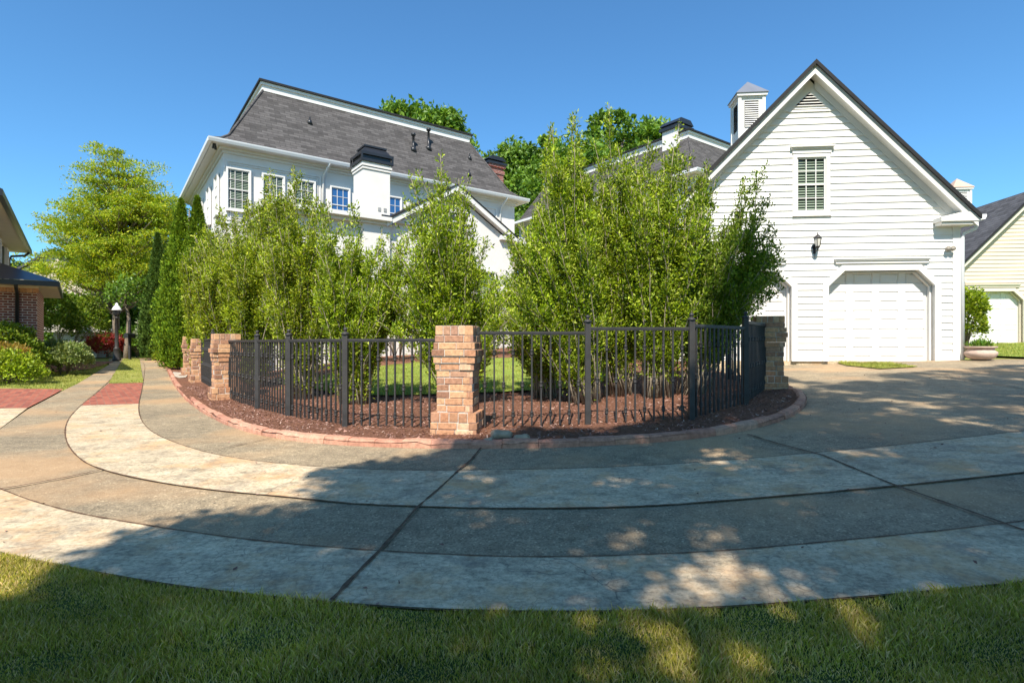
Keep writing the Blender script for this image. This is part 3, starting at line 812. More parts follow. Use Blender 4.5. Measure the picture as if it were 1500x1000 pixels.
def gl(x, y, z, ref=gref): 
    c, s = math.cos(GA), math.sin(GA); return (ref[0]+c*x-s*y, ref[1]+s*x+c*y, ref[2]+z)
# wall lantern
lt = empty('wall_lantern', gl(-1.5, -.03, 2.7), GA, label='bronze coach lantern on the white siding beside the garage door', cat='wall lamp')
mb = MB(); mb.lathe([(.055, -.012), (.055, .012)], (0, 0, 0), 12, M=Matrix.Rotation(R(90), 4, 'X')); mb.box(-.03, .03, -.012, .0, -.16, .06)
mb.tube([(0, -.01, -.05), (0, -.08, -.12), (0, -.15, -.10), (0, -.17, -.04)], .012, 8); mb.tube([(0, -.01, -.12), (0, -.03, -.2), (0, -.015, -.26)], .008, 6); mb.build('bracket', IRON, lt)
mb = MB(); mb.lathe([(.02, -.06), (.055, -.03), (.06, -.02), (.06, -.01)], (0, -.17, 0), 6)
for k in range(6):
    a = k*math.pi/3; mb.tube([(.055*math.cos(a), -.17+.055*math.sin(a), -.01), (.085*math.cos(a), -.17+.085*math.sin(a), .17)], .006, 4)
mb.lathe([(.095, .17), (.10, .18), (.07, .22), (.03, .25), (.012, .27), (.016, .285), (.004, .32)], (0, -.17, 0), 6); mb.build('frame', IRON, lt)
mb = MB(); mb.lathe([(.05, -.008), (.08, .168)], (0, -.17, 0), 6, False); mb.build('lamp_glass', plain('frosted_lantern_glass', (.55, .53, .48), .15, .05, 5, 0, .6), lt)
# floodlight
fl = empty('security_light', gl(1.46, -.04, 2.62), GA, label='small grey floodlight fixed near the garage corner board', cat='wall lamp')
mb = MB(); mb.box(-.05, .05, -.03, .01, -.05, .05); mb.build('mount', GUTTER, fl)
mb = MB(); mb.lathe([(.03, 0), (.045, .03), (.055, .09)], (-.04, -.04, 0), 10, M=Matrix.Rotation(R(70), 4, 'X')); mb.lathe([(.03, 0), (.045, .03), (.055, .09)], (.06, -.04, 0), 10, M=Matrix.Rotation(R(70), 4, 'X')); mb.build('lamp_head', plain('weathered_metal', (.25, .22, .18), .5), fl)

# -------- main house
def rot2(x, y, c0, a): return (c0[0]+math.cos(a)*x-math.sin(a)*y, c0[1]+math.sin(a)*x+math.cos(a)*y)
HA = R(36.2); HC = (-10.93, 20.0)
def mansard(root, L, D, ez=8.52, top=12.07, inset=2.19, kink=(.66, 8.96), wall=.46, zb=-.3):
    # walls
    mb = MB(); w = wall
    mb.box(w, L-w, w, D-w, zb, ez-.12); wl = mb.build('wall', STUCCO, root)
    # eave
    mb = MB()
    mb.box(.02, L-.02, .02, D-.02, ez-.119, ez-.03)
    for k, (z, o) in enumerate(((ez-.22, .30), (ez-.32, .40))):
        mb.box(o, L-o, o, D-o, z-.001*k, z+.099)
    mb.build('cornice', WPAINT, root)
    mb = MB()
    def gut(x0, y0, x1, y1):
        a = math.atan2(y1-y0, x1-x0); Lg = math.hypot(x1-x0, y1-y0)
        M = Matrix.Translation((x0, y0, 0)) @ Matrix.Rotation(a, 4, 'Z')
        prof = [(0, ez-.13), (0, ez+.02), (-.13, ez+.02), (-.12, ez-.03), (-.08, ez-.12)]
        vs = [M @ Vector((xx, p[0], p[1])) for xx in (-.12, Lg+.12) for p in prof]
        n = 5; mb.add(vs, [tuple(range(n)), tuple(range(2*n-1, n-1, -1))]+[(i, i+n, (i+1) % n+n, (i+1) % n) for i in range(n)])
    gut(0, .0, L, .0)
    M0 = [(0, -.005), (-.13, -.005)]
    mb.box(-.13, -.001, -.0, D, ez-.125, ez+.018); mb.box(L+.001, L+.13, .0, D, ez-.125, ez+.018)
    mb.build('gutter', GUTTER, root)
    # roof faces
    k, kz = kink; tz = top-.42
    levels = [(0, ez+.0), (k*.5, ez+(kz-ez)*.36), (k, kz), (inset, tz)]
    fx = MB(); fy = MB()
    for (a0, z0), (a1, z1) in zip(levels, levels[1:]):
        fx.quad((a0, a0, z0), (L-a0, a0, z0), (L-a1, a1, z1), (a1, a1, z1))
        fx.quad((L-a0, D-a0, z0), (a0, D-a0, z0), (a1, D-a1, z1), (L-a1, D-a1, z1))
        fy.quad((a0, D-a0, z0), (a0, a0, z0), (a1, a1, z1), (a1, D-a1, z1))
        fy.quad((L-a0, a0, z0), (L-a0, D-a0, z0), (L-a1, D-a1, z1), (L-a1, a1, z1))
    rf = fx.build('roof', SH_X, root); fy.build('roof_side', SH_Y, rf)
    hp = MB()
    for cx, cy, dx, dy in ((0, 0, 1, 1), (L, 0, -1, 1), (0, D, 1, -1)):
        hp.tube([(cx+dx*a, cy+dy*a, z+.01) for a, z in levels], .05, 6)
    hp.build('hip_cap', SH_Y, rf)
    mb = MB(); i = inset
    mb.box(i-.04, L-i+.04, i-.04, D-i+.04, tz-.02, top-.09)
    mb.box(i-.10, L-i+.10, i-.10, D-i+.10, top-.20, top-.092)
    fc = mb.build('parapet', WPAINT, rf)
    mb = MB(); mb.box(i-.17, L-i+.17, i-.17, D-i+.17, top-.09, top); mb.build('flat_roof', DKROOF, rf)
    return wl, rf
def face(x, z, y): return Matrix.Translation((x, y, z))
hs = empty('mansion_house', (*HC, 0), HA, label='large white two-storey house with dark mansard roof behind the shrubs', cat='house')
L_, D_ = 14.5, 11
mansard(hs, L_, D_)
WY = .46
for x in (.96, 2.2, 3.4): window(hs, face(x-.0+.0, 6.12, WY), .74, 1.5, 3, 4, GLASS, .06, True)
window(hs, face(4.85, 6.15, WY), .74, 1.42, 3, 4, GLASSB, .06, False)
for x, w_ in ((7.2, .8), (9.4, .8), (11.9, .7)): window(hs, face(x, 6.15, WY), w_, 1.42, 3, 4, GLASSB, .06, False)
for x in (1.3, 3.0): window(hs, face(x, 2.2, WY), .9, 1.9, 3, 4)
MS = Matrix.Rotation(-math.pi/2, 4, 'Z')
for y in (1.7, 3.9, 6.4, 8.6): window(hs, Matrix.Translation((WY, y, 6.1)) @ MS, .72, 1.5, 3, 4, GLASS, .06, True)
mb = MB()
def frame_(mb, x0, x1, z0, z1, y=WY, t=.05):
    mb.ring([(x0, z0), (x1, z0), (x1, z1), (x0, z1)], [(x0+t, z0+t), (x1-t, z0+t), (x1-t, z1-t), (x0+t, z1-t)], y-.04, y-.001)
frame_(mb, .53, 4.05, 5.7, 7.95); frame_(mb, .47+.2, 3.95, 5.8, 7.85, WY, .03); frame_(mb, 10.2, 12.9, 5.5, 7.9)
mb.box(WY-.02, 10.2, WY-.05, WY-.002, 5.55, 5.62)
mb.build('panel_moulding', WPAINT, hs)
def dspout(mb, x, z0, z1, y=WY):
    mb.tube([(x+.12, -.04, z1), (x+.1, .02, z1-.12), (x, y-.14, z1-.42), (x, y-.06, z1-.58), (x, y-.06, z0)], .045, 8)
for x in (4.15, 13.1):
    mb = MB(); dspout(mb, x, 5.6, 8.42); mb.build('downspout', WPAINT, hs)
# one-storey wing with gable and chimney
wy = -3.5; gx, gh = 8.13, 2.75
mb = MB(); mb.box(1.4, gx+gh+.3, wy, WY+.0-.002, -.3, 5.45)
mb.prism([(gx-gh+.1, 5.451), (gx+gh-.1, 5.451), (gx, 7.05)], wy+.001, .40)
wg = mb.build('wing_wall', STUCCO, hs)
mb = MB(); mb.box(1.15, 5.35, wy-.28, WY-.003, 5.46, 5.56); mb.box(1.25, 5.35, wy-.2, WY-.004, 5.36, 5.455)
mb.box(1.1, 5.3, wy-.38, wy-.281, 5.48, 5.62); 
mb.build('wing_cornice', WPAINT, wg)
MB().box(5.36, 6.3, wy-.12, wy+.3, 5.52, 5.66).build('cornice_return', WPAINT, wg); MB().box(10.3, 11.4, wy-.2, wy+.4, 5.42, 5.6).build('cornice_return', WPAINT, wg)
mb = MB(); mb.quad((1.15, wy-.3, 5.565), (5.35, wy-.3, 5.565), (5.35, WY-.005, 5.9), (1.15, WY-.005, 5.9)); mb.build('wing_low_roof', SH_X, wg)
for s in (-1, 1):
    def P(u, t): return (gx+s*u, 7.36-u*.60-t)
    mb = MB(); mb.prism([P(0, 0), P(gh+.25, 0), P(gh+.25, .05), P(0, .05)], wy-.3, .42); rf = mb.build('gable_roof', DKROOF, wg)
    mb = MB(); mb.prism([P(0, .052), P(gh+.22, .052), P(gh+.22, .27), P(0, .27)], wy-.27, wy-.22); mb.prism([P(0, .20), P(gh+.2, .20), P(gh+.2, .26), P(0, .26)], wy-.219, wy-.002); mb.build('rake_board', WPAINT, rf)
window(wg, face(gx, 5.55, wy), .55, .7, 2, 2, GLASS, .06, False)
for x in (6.6, 8.1, 9.6): window(wg, face(x, 1.6, wy), .9, 2.4, 3, 5)
for x in (2.4, 3.6): window(wg, face(x, 1.8, wy), .8, 2.1, 3, 4)
# pale stucco chimney
cx0, cx1, cy0, cy1 = 4.31, 5.33, wy-.12, wy+.84
mb = MB(); mb.box(cx0, cx1, cy0, cy1, 0, 7.3)
for i, (z, o) in enumerate(((7.301, .035), (7.40, .06), (7.48, .035))): mb.box(cx0-o, cx1+o, cy0-o, cy1+o, z, z+.075)
ch = mb.build('chimney', STUCCO, hs)
mb = MB(); o = .10
mb.box(cx0-o, cx1+o, cy0-o, cy1+o, 7.56, 7.66); mb.box(cx0-.02, cx1+.02, cy0-.02, cy1+.02, 7.661, 7.80)
for xx in (cx0-o, cx1+o-.06):
    for yy in (cy0-o, cy1+o-.06): mb.box(xx, xx+.06, yy, yy+.06, 7.661, 7.80)
mb.box(cx0-o, cx1+o, cy0-o, cy1+o, 7.801, 7.90)
a0, b0 = -.04, -.22
vs = [(cx0-a0*-1-.0, 0, 0)]
lv = [(cx0-.04, cx1+.04, cy0-.04, cy1+.04, 7.901), (cx0+.12, cx1-.12, cy0+.12, cy1-.12, 8.14)]
vs = [(x, y, z) for x0, x1, y0, y1, z in lv for x, y in ((x0, y0), (x1, y0), (x1, y1), (x0, y1))]
mb.add(vs, [(0,1,5,4),(1,2,6,5),(2,3,7,6),(3,0,4,7),(4,5,6,7)])
mb.box(cx0+.08, cx1-.08, cy0+.08, cy1-.08, 8.141, 8.20)
mb.build('chimney_cap', BLACK, ch)
mb = MB()
for x in (4.86, 5.08): mb.box(x, x+.11, cy0-.02, cy0-.001, 5.85, 5.98)
mb.build('flue_vent', plain('grey_vent_metal', (.3, .3, .3), .5), ch)
mb = MB(); mb.box(5.0, 5.75, cy0-.03, cy0+.3, 5.66, 5.74); mb.build('flashing', BLACK, ch)
# roof vents
def rz_(a): return 8.96+(a-.66)/(2.19-.66)*(11.65-8.96)
for x, a, h in ((8.75, 1.45, .75), (9.65, 1.62, .95)):
    mb = MB(); z = rz_(a)
    mb.lathe([(.17, -.12), (.12, .06), (.06, .10), (.055, h-.12), (.10, h-.12), (.12, h-.05), (.10, h), (.03, h+.03)], (x, a, z), 10); mb.build('vent_pipe', BLACK, hs)
for x, a in ((3.93, 1.55), (12.0, 1.6), (11.6, 1.0)):
    mb = MB(); z = rz_(a); mb.lathe([(.13, -.1), (.07, .08), (.035, .1), (.035, .22)], (x, a, z), 10); mb.build('vent_pipe', BLACK, hs)
mb = MB()
mb.box(14.35, 15.35, 3.3, 4.3, 0, 11.1); mb.box(14.30, 15.40, 3.25, 4.35, 10.75, 10.95); mb.box(14.26, 15.44, 3.21, 4.39, 11.101, 11.25)
bc = mb.build('chimney', m_bricktex('chimney_brick', (.30, .07, .045), (.20, .05, .04), (.35, .28, .24), 1, .22, .078, .011, 'xz'), hs, label='red brick chimney with black metal hood')
mb = MB(); mb.box(14.2, 15.5, 3.15, 4.45, 11.251, 11.38); mb.box(14.4, 15.3, 3.35, 4.25, 11.381, 11.5); mb.prism([(14.2, 11.501), (15.5, 11.501), (15.2, 11.72), (14.5, 11.72)], 3.2, 4.4); mb.build('chimney_cap', BLACK, bc)
# soffit camera lamps at corner
sl_ = empty('eave_spotlight', (*rot2(.12, .25, HC, HA), 8.38), HA, label='small twin spotlight under the left eave corner of the white house', cat='spotlight')
mb = MB(); mb.box(-.05, .05, -.05, .05, -.05, .02); mb.build('mount', IRON, sl_)
mb = MB(); mb.lathe([(.03, 0), (.05, -.14)], (-.04, -.05, -.03), 8); mb.lathe([(.03, 0), (.05, -.14)], (.05, .05, -.03), 8); mb.build('lamp_head', IRON, sl_)

# -------- second white house behind the right shrubs
h2 = empty('mansion_house', (8.72, 25.94, 0), HA, label='white house with mansard roof glimpsed behind the shrubs left of the garage', cat='house')
mansard(h2, 11, 15, 9.3, 12.07, 1.7, (.5, 9.55))
mb = MB(); mb.box(1.5, 2.6, 2.2, 3.2, 0, 12.3); c2 = mb.build('chimney', STUCCO, h2)
mb = MB(); mb.box(1.38, 2.72, 2.08, 3.32, 12.301, 12.46); mb.box(1.5, 2.6, 2.2, 3.2, 12.461, 12.56); mb.prism([(1.38, 12.561), (2.72, 12.561), (2.45, 12.82), (1.65, 12.82)], 2.1, 3.3); mb.build('chimney_cap', BLACK, c2)
for x in (3.5, 6): window(h2, face(x, 6.2, .46), .8, 1.5, 3, 4)
for y in (2, 5, 8): window(h2, Matrix.Translation((.46, y, 6.4)) @ MS, .8, 1.5, 3, 4)

# -------- brick house at the left edge
LA = R(38.4)
E = (-21.1, 24.0)                                        # far upper eave corner
lh = empty('brick_house', (-14.7, 17.0, .0), LA, label='brown brick house with beige siding above a dark metal porch roof at left', cat='house')
def loc(px_, py_):                                       # world xy -> local
    dx, dy = px_+14.7, py_-17.0; c, s = math.cos(-LA), math.sin(-LA); return (c*dx-s*dy, s*dx+c*dy)
el = loc(*E); zb = .1
mb = MB(); mb.box(-9, 0, 0, .2, zb, 2.78); bw = mb.build('brick_wall', BRICKHOUSE, lh)
mb = MB(); mb.box(-.2, .0, .201, 4.6, zb, 2.78); mb.build('brick_wall', BRICKHOUSEY, lh)
mb = MB()
for i in range(60):
    x = -8.95+i*.15; mb.box(x+.006, x+.144, -.012, .0, 2.60, 2.77)
mb.build('soldier_course', BRICK, bw)
mb = MB(); mb.box(-9, .5, -.55, 5.1, 2.781, 2.86); mb.box(-9, .06, -.06, 4.7, 2.62, 2.78) if False else None
mb.box(-9, .04, -.04, -.001, 2.74, 2.780); mb.build('soffit', TRIMB, lh)
mb = MB(); mb.box(-9, .56, -.63, -.551, 2.78, 2.93); mb.box(.501, .56, -.55, 5.1, 2.78, 2.93); 
mb.build('gutter', BLACK, lh)
mb = MB()
ux = el[0]-.65
mb.quad((-9, -.6, 2.94), (.54, -.6, 2.94), (ux+.0, 1.6, 3.75), (-9, 1.6, 3.75)); mb.quad((.54, -.6, 2.94), (.54, 5.1, 2.94), (ux, 5.1, 3.75), (ux, 1.6, 3.75))
mb.build('porch_roof', plain('dark_standing_seam_metal', (.05, .055, .07), .3, .1, 2, 0, .6), lh)
mb = MB(); mb.tube([(-.45, -.58, 2.78), (-.45, -.3, 2.66), (-.45, -.05, 2.55), (-.45, -.05, .2)], .05, 8); mb.build('downspout', BLACK, lh)
# upper storey
eh = CAMZ+4.03
UY = -2.7
mb = MB(); mb.box(ux-5, ux-.02, UY, el[1]-.6, 2.9, eh-.1)
z = 3.0
while z < eh-.15:
    mb.add([(ux, UY, z), (ux, el[1]-.6, z), (ux-.018, el[1]-.6, z+.15), (ux-.018, UY, z+.15), (ux-.02, UY, z), (ux-.02, el[1]-.6, z)], [(0,1,2,3),(0,4,5,1)]); z += .15
uw = mb.build('siding_wall', BEIGE, lh)
mb = MB(); mb.box(ux-5, el[0]-.02, UY, el[1], eh-.1, eh-.02); mb.box(ux+.001, ux+.03, el[1]-.75, el[1]-.6, 2.95, eh-.1); mb.build('soffit', TRIMB, lh)
mb = MB(); mb.box(el[0]-.019, el[0]+.1, UY, el[1]+.1, eh-.12, eh+.06); mb.build('gutter', BLACK, lh)
mb = MB(); mb.add([(el[0]+.08, UY, eh+.061), (el[0]+.08, el[1]+.05, eh+.061), (ux-3, el[1]-3.0, eh+2.0), (ux-3, UY, eh+2.0), (ux-5, el[1]+.05, eh+.061)], [(0,1,2,3),(1,4,2)]); mb.build('roof', SH_D, lh)
MR = Matrix.Rotation(math.pi/2, 4, 'Z')
for y in (el[1]-1.8, el[1]-4.6, el[1]-8):
    w = window(uw, Matrix.Translation((ux, y, 3.55)) @ MR, .8, 1.25, 2, 4, GLASS, .06, False)
    mb = MB()
    for s in (-1, 1): mb.box(ux-.0, ux+.04, y+s*.72-.2, y+s*.72+.2, 3.5, 4.85)
    mb.build('shutter', BLACK, uw)
mb = MB(); mb.tube([(el[0]+.03, el[1]-.3, eh-.12), (el[0]-.1, el[1]-.35, eh-.25), (ux+.12, el[1]-.55, eh-.35), (ux+.06, el[1]-.62, eh-.5), (ux+.06, el[1]-.62, 3.3)], .05, 8); mb.build('downspout', BLACK, lh)

# -------- pale house beyond, and low shed
ph = empty('pale_house', (at(20, 0, 36).x, 36, .2), R(30), label='pale cream clapboard house mostly hidden behind the yellow-green tree', cat='house')
mb = MB(); mb.prism([(0, 0), (5.4, 0), (5.4, 4.3), (2.0, 7.0), (0, 5.4)], 0, 9)
z = .1
while z < 4.2:
    mb.add([(0, -.03, z), (5.4, -.03, z), (5.4, -.004, z+.18), (0, -.004, z+.18)], [(0,1,2,3)]); z += .18
mb.build('wall', CREAM, ph)
mb = MB(); mb.prism([(5.7, 4.1), (5.7, 4.25), (2.0, 7.2), (-2.3, 3.8), (-2.3, 3.65), (2.0, 7.02)], -.3, 9.3); mb.build('roof', SH_D, ph)
mb = MB(); mb.box(3.9, 5.1, 4, 5, 0, 8.4); mb.box(3.8, 5.2, 3.9, 5.1, 8.0, 8.25); mb.build('chimney', BRICKHOUSE, ph)
sp = at(122, 528, 27)
sh = empty('garden_shed', (sp.x, 27, g(sp.x, 27)), R(20), label='low off-white outbuilding beside the red-leaved tree', cat='shed')
mb = MB(); mb.box(-1.2, .55, 0, 2.4, 0, 1.25); mb.build('wall', plain('offwhite_wall', (.55, .50, .46), .8), sh)
mb = MB(); mb.prism([(-1.5, 1.251), (1.0, 1.251), (1.0, 1.36), (.4, 1.55), (-1.5, 1.6)], -.35, 2.7); mb.build('roof', plain('pale_roof', (.5, .46, .40), .7), sh)
mb = MB(); mb.box(-.9, -.2, -.03, -.001, 0, 1.1); mb.build('door', WPAINT, sh)

# ------------------------------------------------------------------ foliage machinery
def leaves(P, size, D=None, aspect=.5, up=.3, jitter=.5):
    """P (n,3) leaf bases, size scalar, D preferred growth direction (n,3)"""
    n = len(P)
    d = rng.normal(0, 1, (n, 3)); 
    if D is not None: d = D + d*.55
    d[:, 2] += up
    d /= np.linalg.norm(d, axis=1)[:, None]+1e-9
    r = rng.normal(0, 1, (n, 3)); s = np.cross(d, r); s /= np.linalg.norm(s, axis=1)[:, None]+1e-9
    nn = np.cross(d, s)
    L = size*(1+rng.uniform(-jitter, jitter, n))[:, None]; W = L*aspect
    V = np.stack([P, P+d*L*.5+s*W*.5+nn*W*.12, P+d*L, P+d*L*.5-s*W*.5+nn*W*.12], 1).reshape(-1, 3)
    Fc = np.arange(4*n).reshape(n, 4)
    return V, Fc
def bez(a, b, c, n):
    t = np.linspace(0, 1, n)[:, None]; return (1-t)**2*a + 2*t*(1-t)*b + t*t*c
def shrub(name, label, base, pxr, tops, depth, nst, mat, leaf=.05, per=42, group='tall leggy shrubs inside the iron fence', lean=0, low=.10, fillh=None, thick=.011, cat='shrub'):
    leaf = leaf*.90; per = per*1.5
    """leggy shrub: many rising stems from a tight foot whose tips follow the outline"""
    bx, by = base; bz = mz(bx, by)
    root = empty(name, (bx, by, bz), 0, label=label, cat=cat, group=group)
    px = [t[0] for t in tops]; py = [t[1] for t in tops]
    mb = MB(); LP = []; LD = []
    strands = []
    for i in range(nst):
        X = rng.uniform(*pxr) if i >= len(tops) else None
        if X is None:
            if not (pxr[0] <= px[i] <= pxr[1]): X = rng.uniform(*pxr)
        if X is None: X = px[i]; Y = py[i]; dz = rng.uniform(-.4, .4)*depth; spike = True
        else:
            Y = np.interp(X, px, py); dz = rng.uniform(-1, 1)*depth; spike = False
        q = at(X, Y, by+dz+lean)
        h = q.z-bz
        if not spike: h *= rng.choice([rng.uniform(.64, .95), rng.uniform(.45, .8)], p=[.55, .45])
        tip = np.array((q.x-bx, q.y-by, h))
        if not spike and h < 1.8: tip[:2] *= 1.0
        a = rng.normal(0, .10, 3); a[2] = 0
        ctrl = a + np.array((tip[0]*.35, tip[1]*.35, h*.55)) + rng.normal(0, .06, 3)
        strands.append((a, ctrl, tip, 1.0, low, spike))
    for (a, c, t, s, t0, spike) in list(strands):
        n = 9; P = bez(a, c, t, n); P[1:-1] += rng.normal(0, .018, (n-2, 3))
        mb.tube(P, list(np.linspace(thick, .0035, n)), 4)
        L = np.linalg.norm(np.diff(P, axis=0), axis=1).sum()
        m = int(per*L*2.0); u = rng.uniform(t0, 1, m)**.9
        base_ = np.stack([np.interp(u, np.linspace(0, 1, n), P[:, k]) for k in range(3)], 1)
        rr = (.028 + .055*(1-u))[:, None]; o = rng.normal(0, 1, (m, 3)); LP.append(base_+o*rr*.8); LD.append(o*.5+np.array((0, 0, .7)))
        nb = int(5*L)
        for k in range(nb):
            u0 = rng.uniform(.18, .93); q = np.array([np.interp(u0, np.linspace(0, 1, n), P[:, j]) for j in range(3)])
            ang = rng.uniform(0, 2*math.pi); ln = rng.uniform(.18, .48)*(1.15-u0*.75)
            e = q + np.array((math.cos(ang)*ln*.42, math.sin(ang)*ln*.42, ln*rng.uniform(.7, 1.25)))
            B = bez(q, (q+e)/2+np.array((math.cos(ang), math.sin(ang), -.2))*ln*.12, e, 4)
            mb.tube(B, [.0045, .004, .003, .002], 3)
            m = int(per*ln*6.0*rng.uniform(.5, 1.4)); uu = rng.uniform(.15, 1, m)
            bb = np.stack([np.interp(uu, np.linspace(0, 1, 4), B[:, j]) for j in range(3)], 1)
            o = rng.normal(0, 1, (m, 3)); LP.append(bb+o*.032); LD.append(o*.5+(e-q)/ln*.7)
    V, Fc = leaves(np.concatenate(LP), leaf, np.concatenate(LD), .43)
    np_obj('foliage', V, Fc, mat, root); mb.build('stems', BARKL, root)
    return root
def tree(name, label, base, blobs, trunk_r, clumps, per, leaf, mat, bark=BARK, flat=.7, csize=.55, group=None, cat='tree', aspect=.6, shell=.5, split=.3, hub=None):
    """blobs: list of (center, radii) in metres above base, world offsets"""
    bx, by, bz = base
    root = empty(name, base, 0, label=label, cat=cat, group=group)
    H = max(c[2]+r[2] for c, r in blobs)
    mb = MB(); tp = [np.array((0, 0, -.2))]
    for i in range(1, 6): tp.append(np.array((rng.normal(0, .012*H), rng.normal(0, .012*H), H*.86*i/5)))
    mb.tube(tp, [trunk_r*(1.15-.19*i) for i in range(6)], 8)
    tr = np.array(tp); LP = []
    vol = np.array([r[0]*r[1]*r[2] for c, r in blobs])**.8; vol = vol/vol.sum()
    for k in range(clumps):
        c, r = blobs[rng.choice(len(blobs), p=vol)]
        d = rng.normal(0, 1, 3); d /= np.linalg.norm(d); rad = rng.uniform(shell, 1)**.6
        p = np.array(c)+d*np.array(r)*rad*rng.uniform(.85, 1.08)
        cs = csize*rng.uniform(.5, 1.3)
        m = int(per*rng.uniform(.5, 1.5)); o = rng.normal(0, 1, (m, 3)); o /= (np.linalg.norm(o, axis=1)[:, None]+1e-9)
        o *= (rng.uniform(0, 1, m)**.45)[:, None]*cs; o[:, 2] *= flat
        LP.append(p+o)
        if k % 2 == 0:
            zt = min(max(p[2]-.5*np.linalg.norm(p[:2])-.2, H*.18), H*.8)
            s = np.array([np.interp(zt, tr[:, 2], tr[:, j]) for j in range(2)]+[zt])
            mid = (s+p)/2+np.array((0, 0, .12*np.linalg.norm(p-s)))*rng.uniform(-.5, 1)
            mb.tube(bez(s, mid, p, 5), list(np.linspace(trunk_r*.32, trunk_r*.05, 5)), 5)
    V, Fc = leaves(np.concatenate(LP), leaf, None, aspect, .15)
    np_obj('crown', V, Fc, mat, root); mb.build('trunk', bark, root)
    return root
def conifer(name, label, base, h, r, n, leaf, tips=((0, 0, 1),), mat=CONIF, group=None, taper=1.1):
    bx, by, bz = base
    root = empty(name, base, 0, label=label, cat='evergreen', group=group)
    LP = []; LD = []
    for tx, ty, s in tips:
        m = n//len(tips); H = h*s
        z = rng.uniform(.02, 1, m)**1.15; a = rng.uniform(0, 2*math.pi, m)
        lump = 1+.13*np.sin(a*5+z*23)+.10*np.sin(a*9-z*41)+rng.normal(0, .07, m)
        env = r*np.clip(np.minimum((1-z)**(1/taper)*1.25, 1), .02, 1)*(.72+.28*np.minimum(1, z*6))*lump
        q = rng.uniform(.55, 1, m)**.35
        x = np.cos(a)*env*q; y = np.sin(a)*env*q
        LP.append(np.c_[x+tx*np.minimum(1, z*2.2+.2), y+ty, z*H]); LD.append(np.c_[np.cos(a)*.5, np.sin(a)*.5, np.full(m, .9)])
    V, Fc = leaves(np.concatenate(LP), leaf, np.concatenate(LD), .42, .3)
    np_obj('foliage', V, Fc, mat, root)
    mb = MB(); mb.tube([(0, 0, -.1), (0, 0, h*.5), (0, 0, h*.93)], [.09, .06, .015], 7); mb.build('trunk', BARK, root)
    return root
def bush(name, label, base, blobs, n, leaf, mat, group=None, cat='bush', aspect=.55, lump=.12):
    bx, by = base; bz = g(bx, by)
    root = empty(name, (bx, by, bz), 0, label=label, cat=cat, group=group)
    LP = []; LD = []
    tot = sum(r[0]*r[2] for c, r in blobs); mb = MB()
    for c, r in blobs:
        m = int(n*r[0]*r[2]/tot); d = rng.normal(0, 1, (m, 3)); d[:, 2] = np.abs(d[:, 2])*1.0-.25; d /= np.linalg.norm(d, axis=1)[:, None]
        a = np.arctan2(d[:, 1], d[:, 0])
        q = rng.uniform(.55, 1, m)**.4*(1+lump*np.sin(a*4+d[:, 2]*7)+lump*.6*np.sin(a*11+d[:, 2]*13)+rng.normal(0, .05, m))
        LP.append(np.array(c)+d*np.array(r)*q[:, None]); LD.append(d*.8)
        for k in range(10):
            e = np.array(c)+d[k]*np.array(r)*.8; mb.tube(bez(np.array((c[0]*.4, c[1]*.4, 0)), np.array((c[0]*.6, c[1]*.6, c[2]*.6)), e, 4), [.02, .015, .01, .005], 4)
    V, Fc = leaves(np.concatenate(LP), leaf, np.concatenate(LD), aspect, .2)
    V[:, 2] = np.maximum(V[:, 2], .01)
    np_obj('foliage', V, Fc, mat, root); mb.build('stems', BARK, root)
    return root

# ------------------------------------------------------------------ tall shrubs inside the fence
TOPS_R = [(735,430),(748,345),(762,330),(785,300),(800,215),(808,185),(822,250),(840,168),(848,240),(870,205),(892,152),(905,215),(930,225),(950,205),(972,225),(995,178),(1012,225),(1035,240),(1048,262),(1060,330),(1078,330),(1092,262),(1105,265),(1122,240),(1130,300),(1138,335),(1152,345),(1150,420)]
def bxy(px, Z): return (at(px, 0, Z).x, Z)
shrub('tall_shrub', 'tall leggy green shrub leaning left just right of the middle pillar', bxy(858, 8.0), (738, 862), TOPS_R, .8, 84, SHRUB_L, per=40)
shrub('tall_shrub', 'tallest leggy green shrub, its spire highest of all behind the right fence', bxy(905, 8.7), (818, 952), TOPS_R, .8, 84, SHRUB_L, per=40)
shrub('tall_shrub', 'dense leggy shrub with twin spires beside the white garage gable edge', bxy(965, 8.3), (900, 1040), TOPS_R, .8, 84, SHRUB_L, per=40)
shrub('tall_shrub', 'shrub leaning right, tree shade put into its leaf colour, in front of the left garage door', bxy(1012, 8.4), (1015, 1150), TOPS_R, .6, 66, SHRUB_D, per=44, low=.22)  # tree shade on this shrub is painted by the darker leaf material
shrub('tall_shrub', 'lower leggy shrub between the pillar spire shrub and the tall right hand ones', bxy(800, 8.9), (728, 838), TOPS_R, .6, 60, SHRUB_L, per=40)
TOPS_C = [(545,360),(565,345),(580,330),(592,290),(600,255),(612,250),(628,275),(645,226),(655,270),(672,262),(686,258),(692,320),(712,345),(735,400),(750,430)]
shrub('tall_shrub', 'leggy shrub with a narrow spire rising directly behind the middle pillar', bxy(668, 8.3), (548, 752), TOPS_C, .7, 70, SHRUB_L, per=36)
TOPS_L = [(238,420),(262,345),(285,345),(300,330),(322,305),(345,310),(362,290),(378,305),(396,250),(410,280),(430,246),(448,268),(462,290),(480,300),(500,325),(515,300),(530,335),(560,335),(600,345)]
shrub('tall_shrub', 'yellow-green leggy shrub behind the fence left of the middle pillar', bxy(520, 8.7), (455, 600), TOPS_L, .7, 82, SHRUB_L, low=.05, per=38)
shrub('tall_shrub', 'yellow-green shrub with the tallest spire of the left hedge below the upper windows', bxy(440, 9.6), (372, 500), TOPS_L, .8, 84, SHRUB_Y, low=.05, per=38)
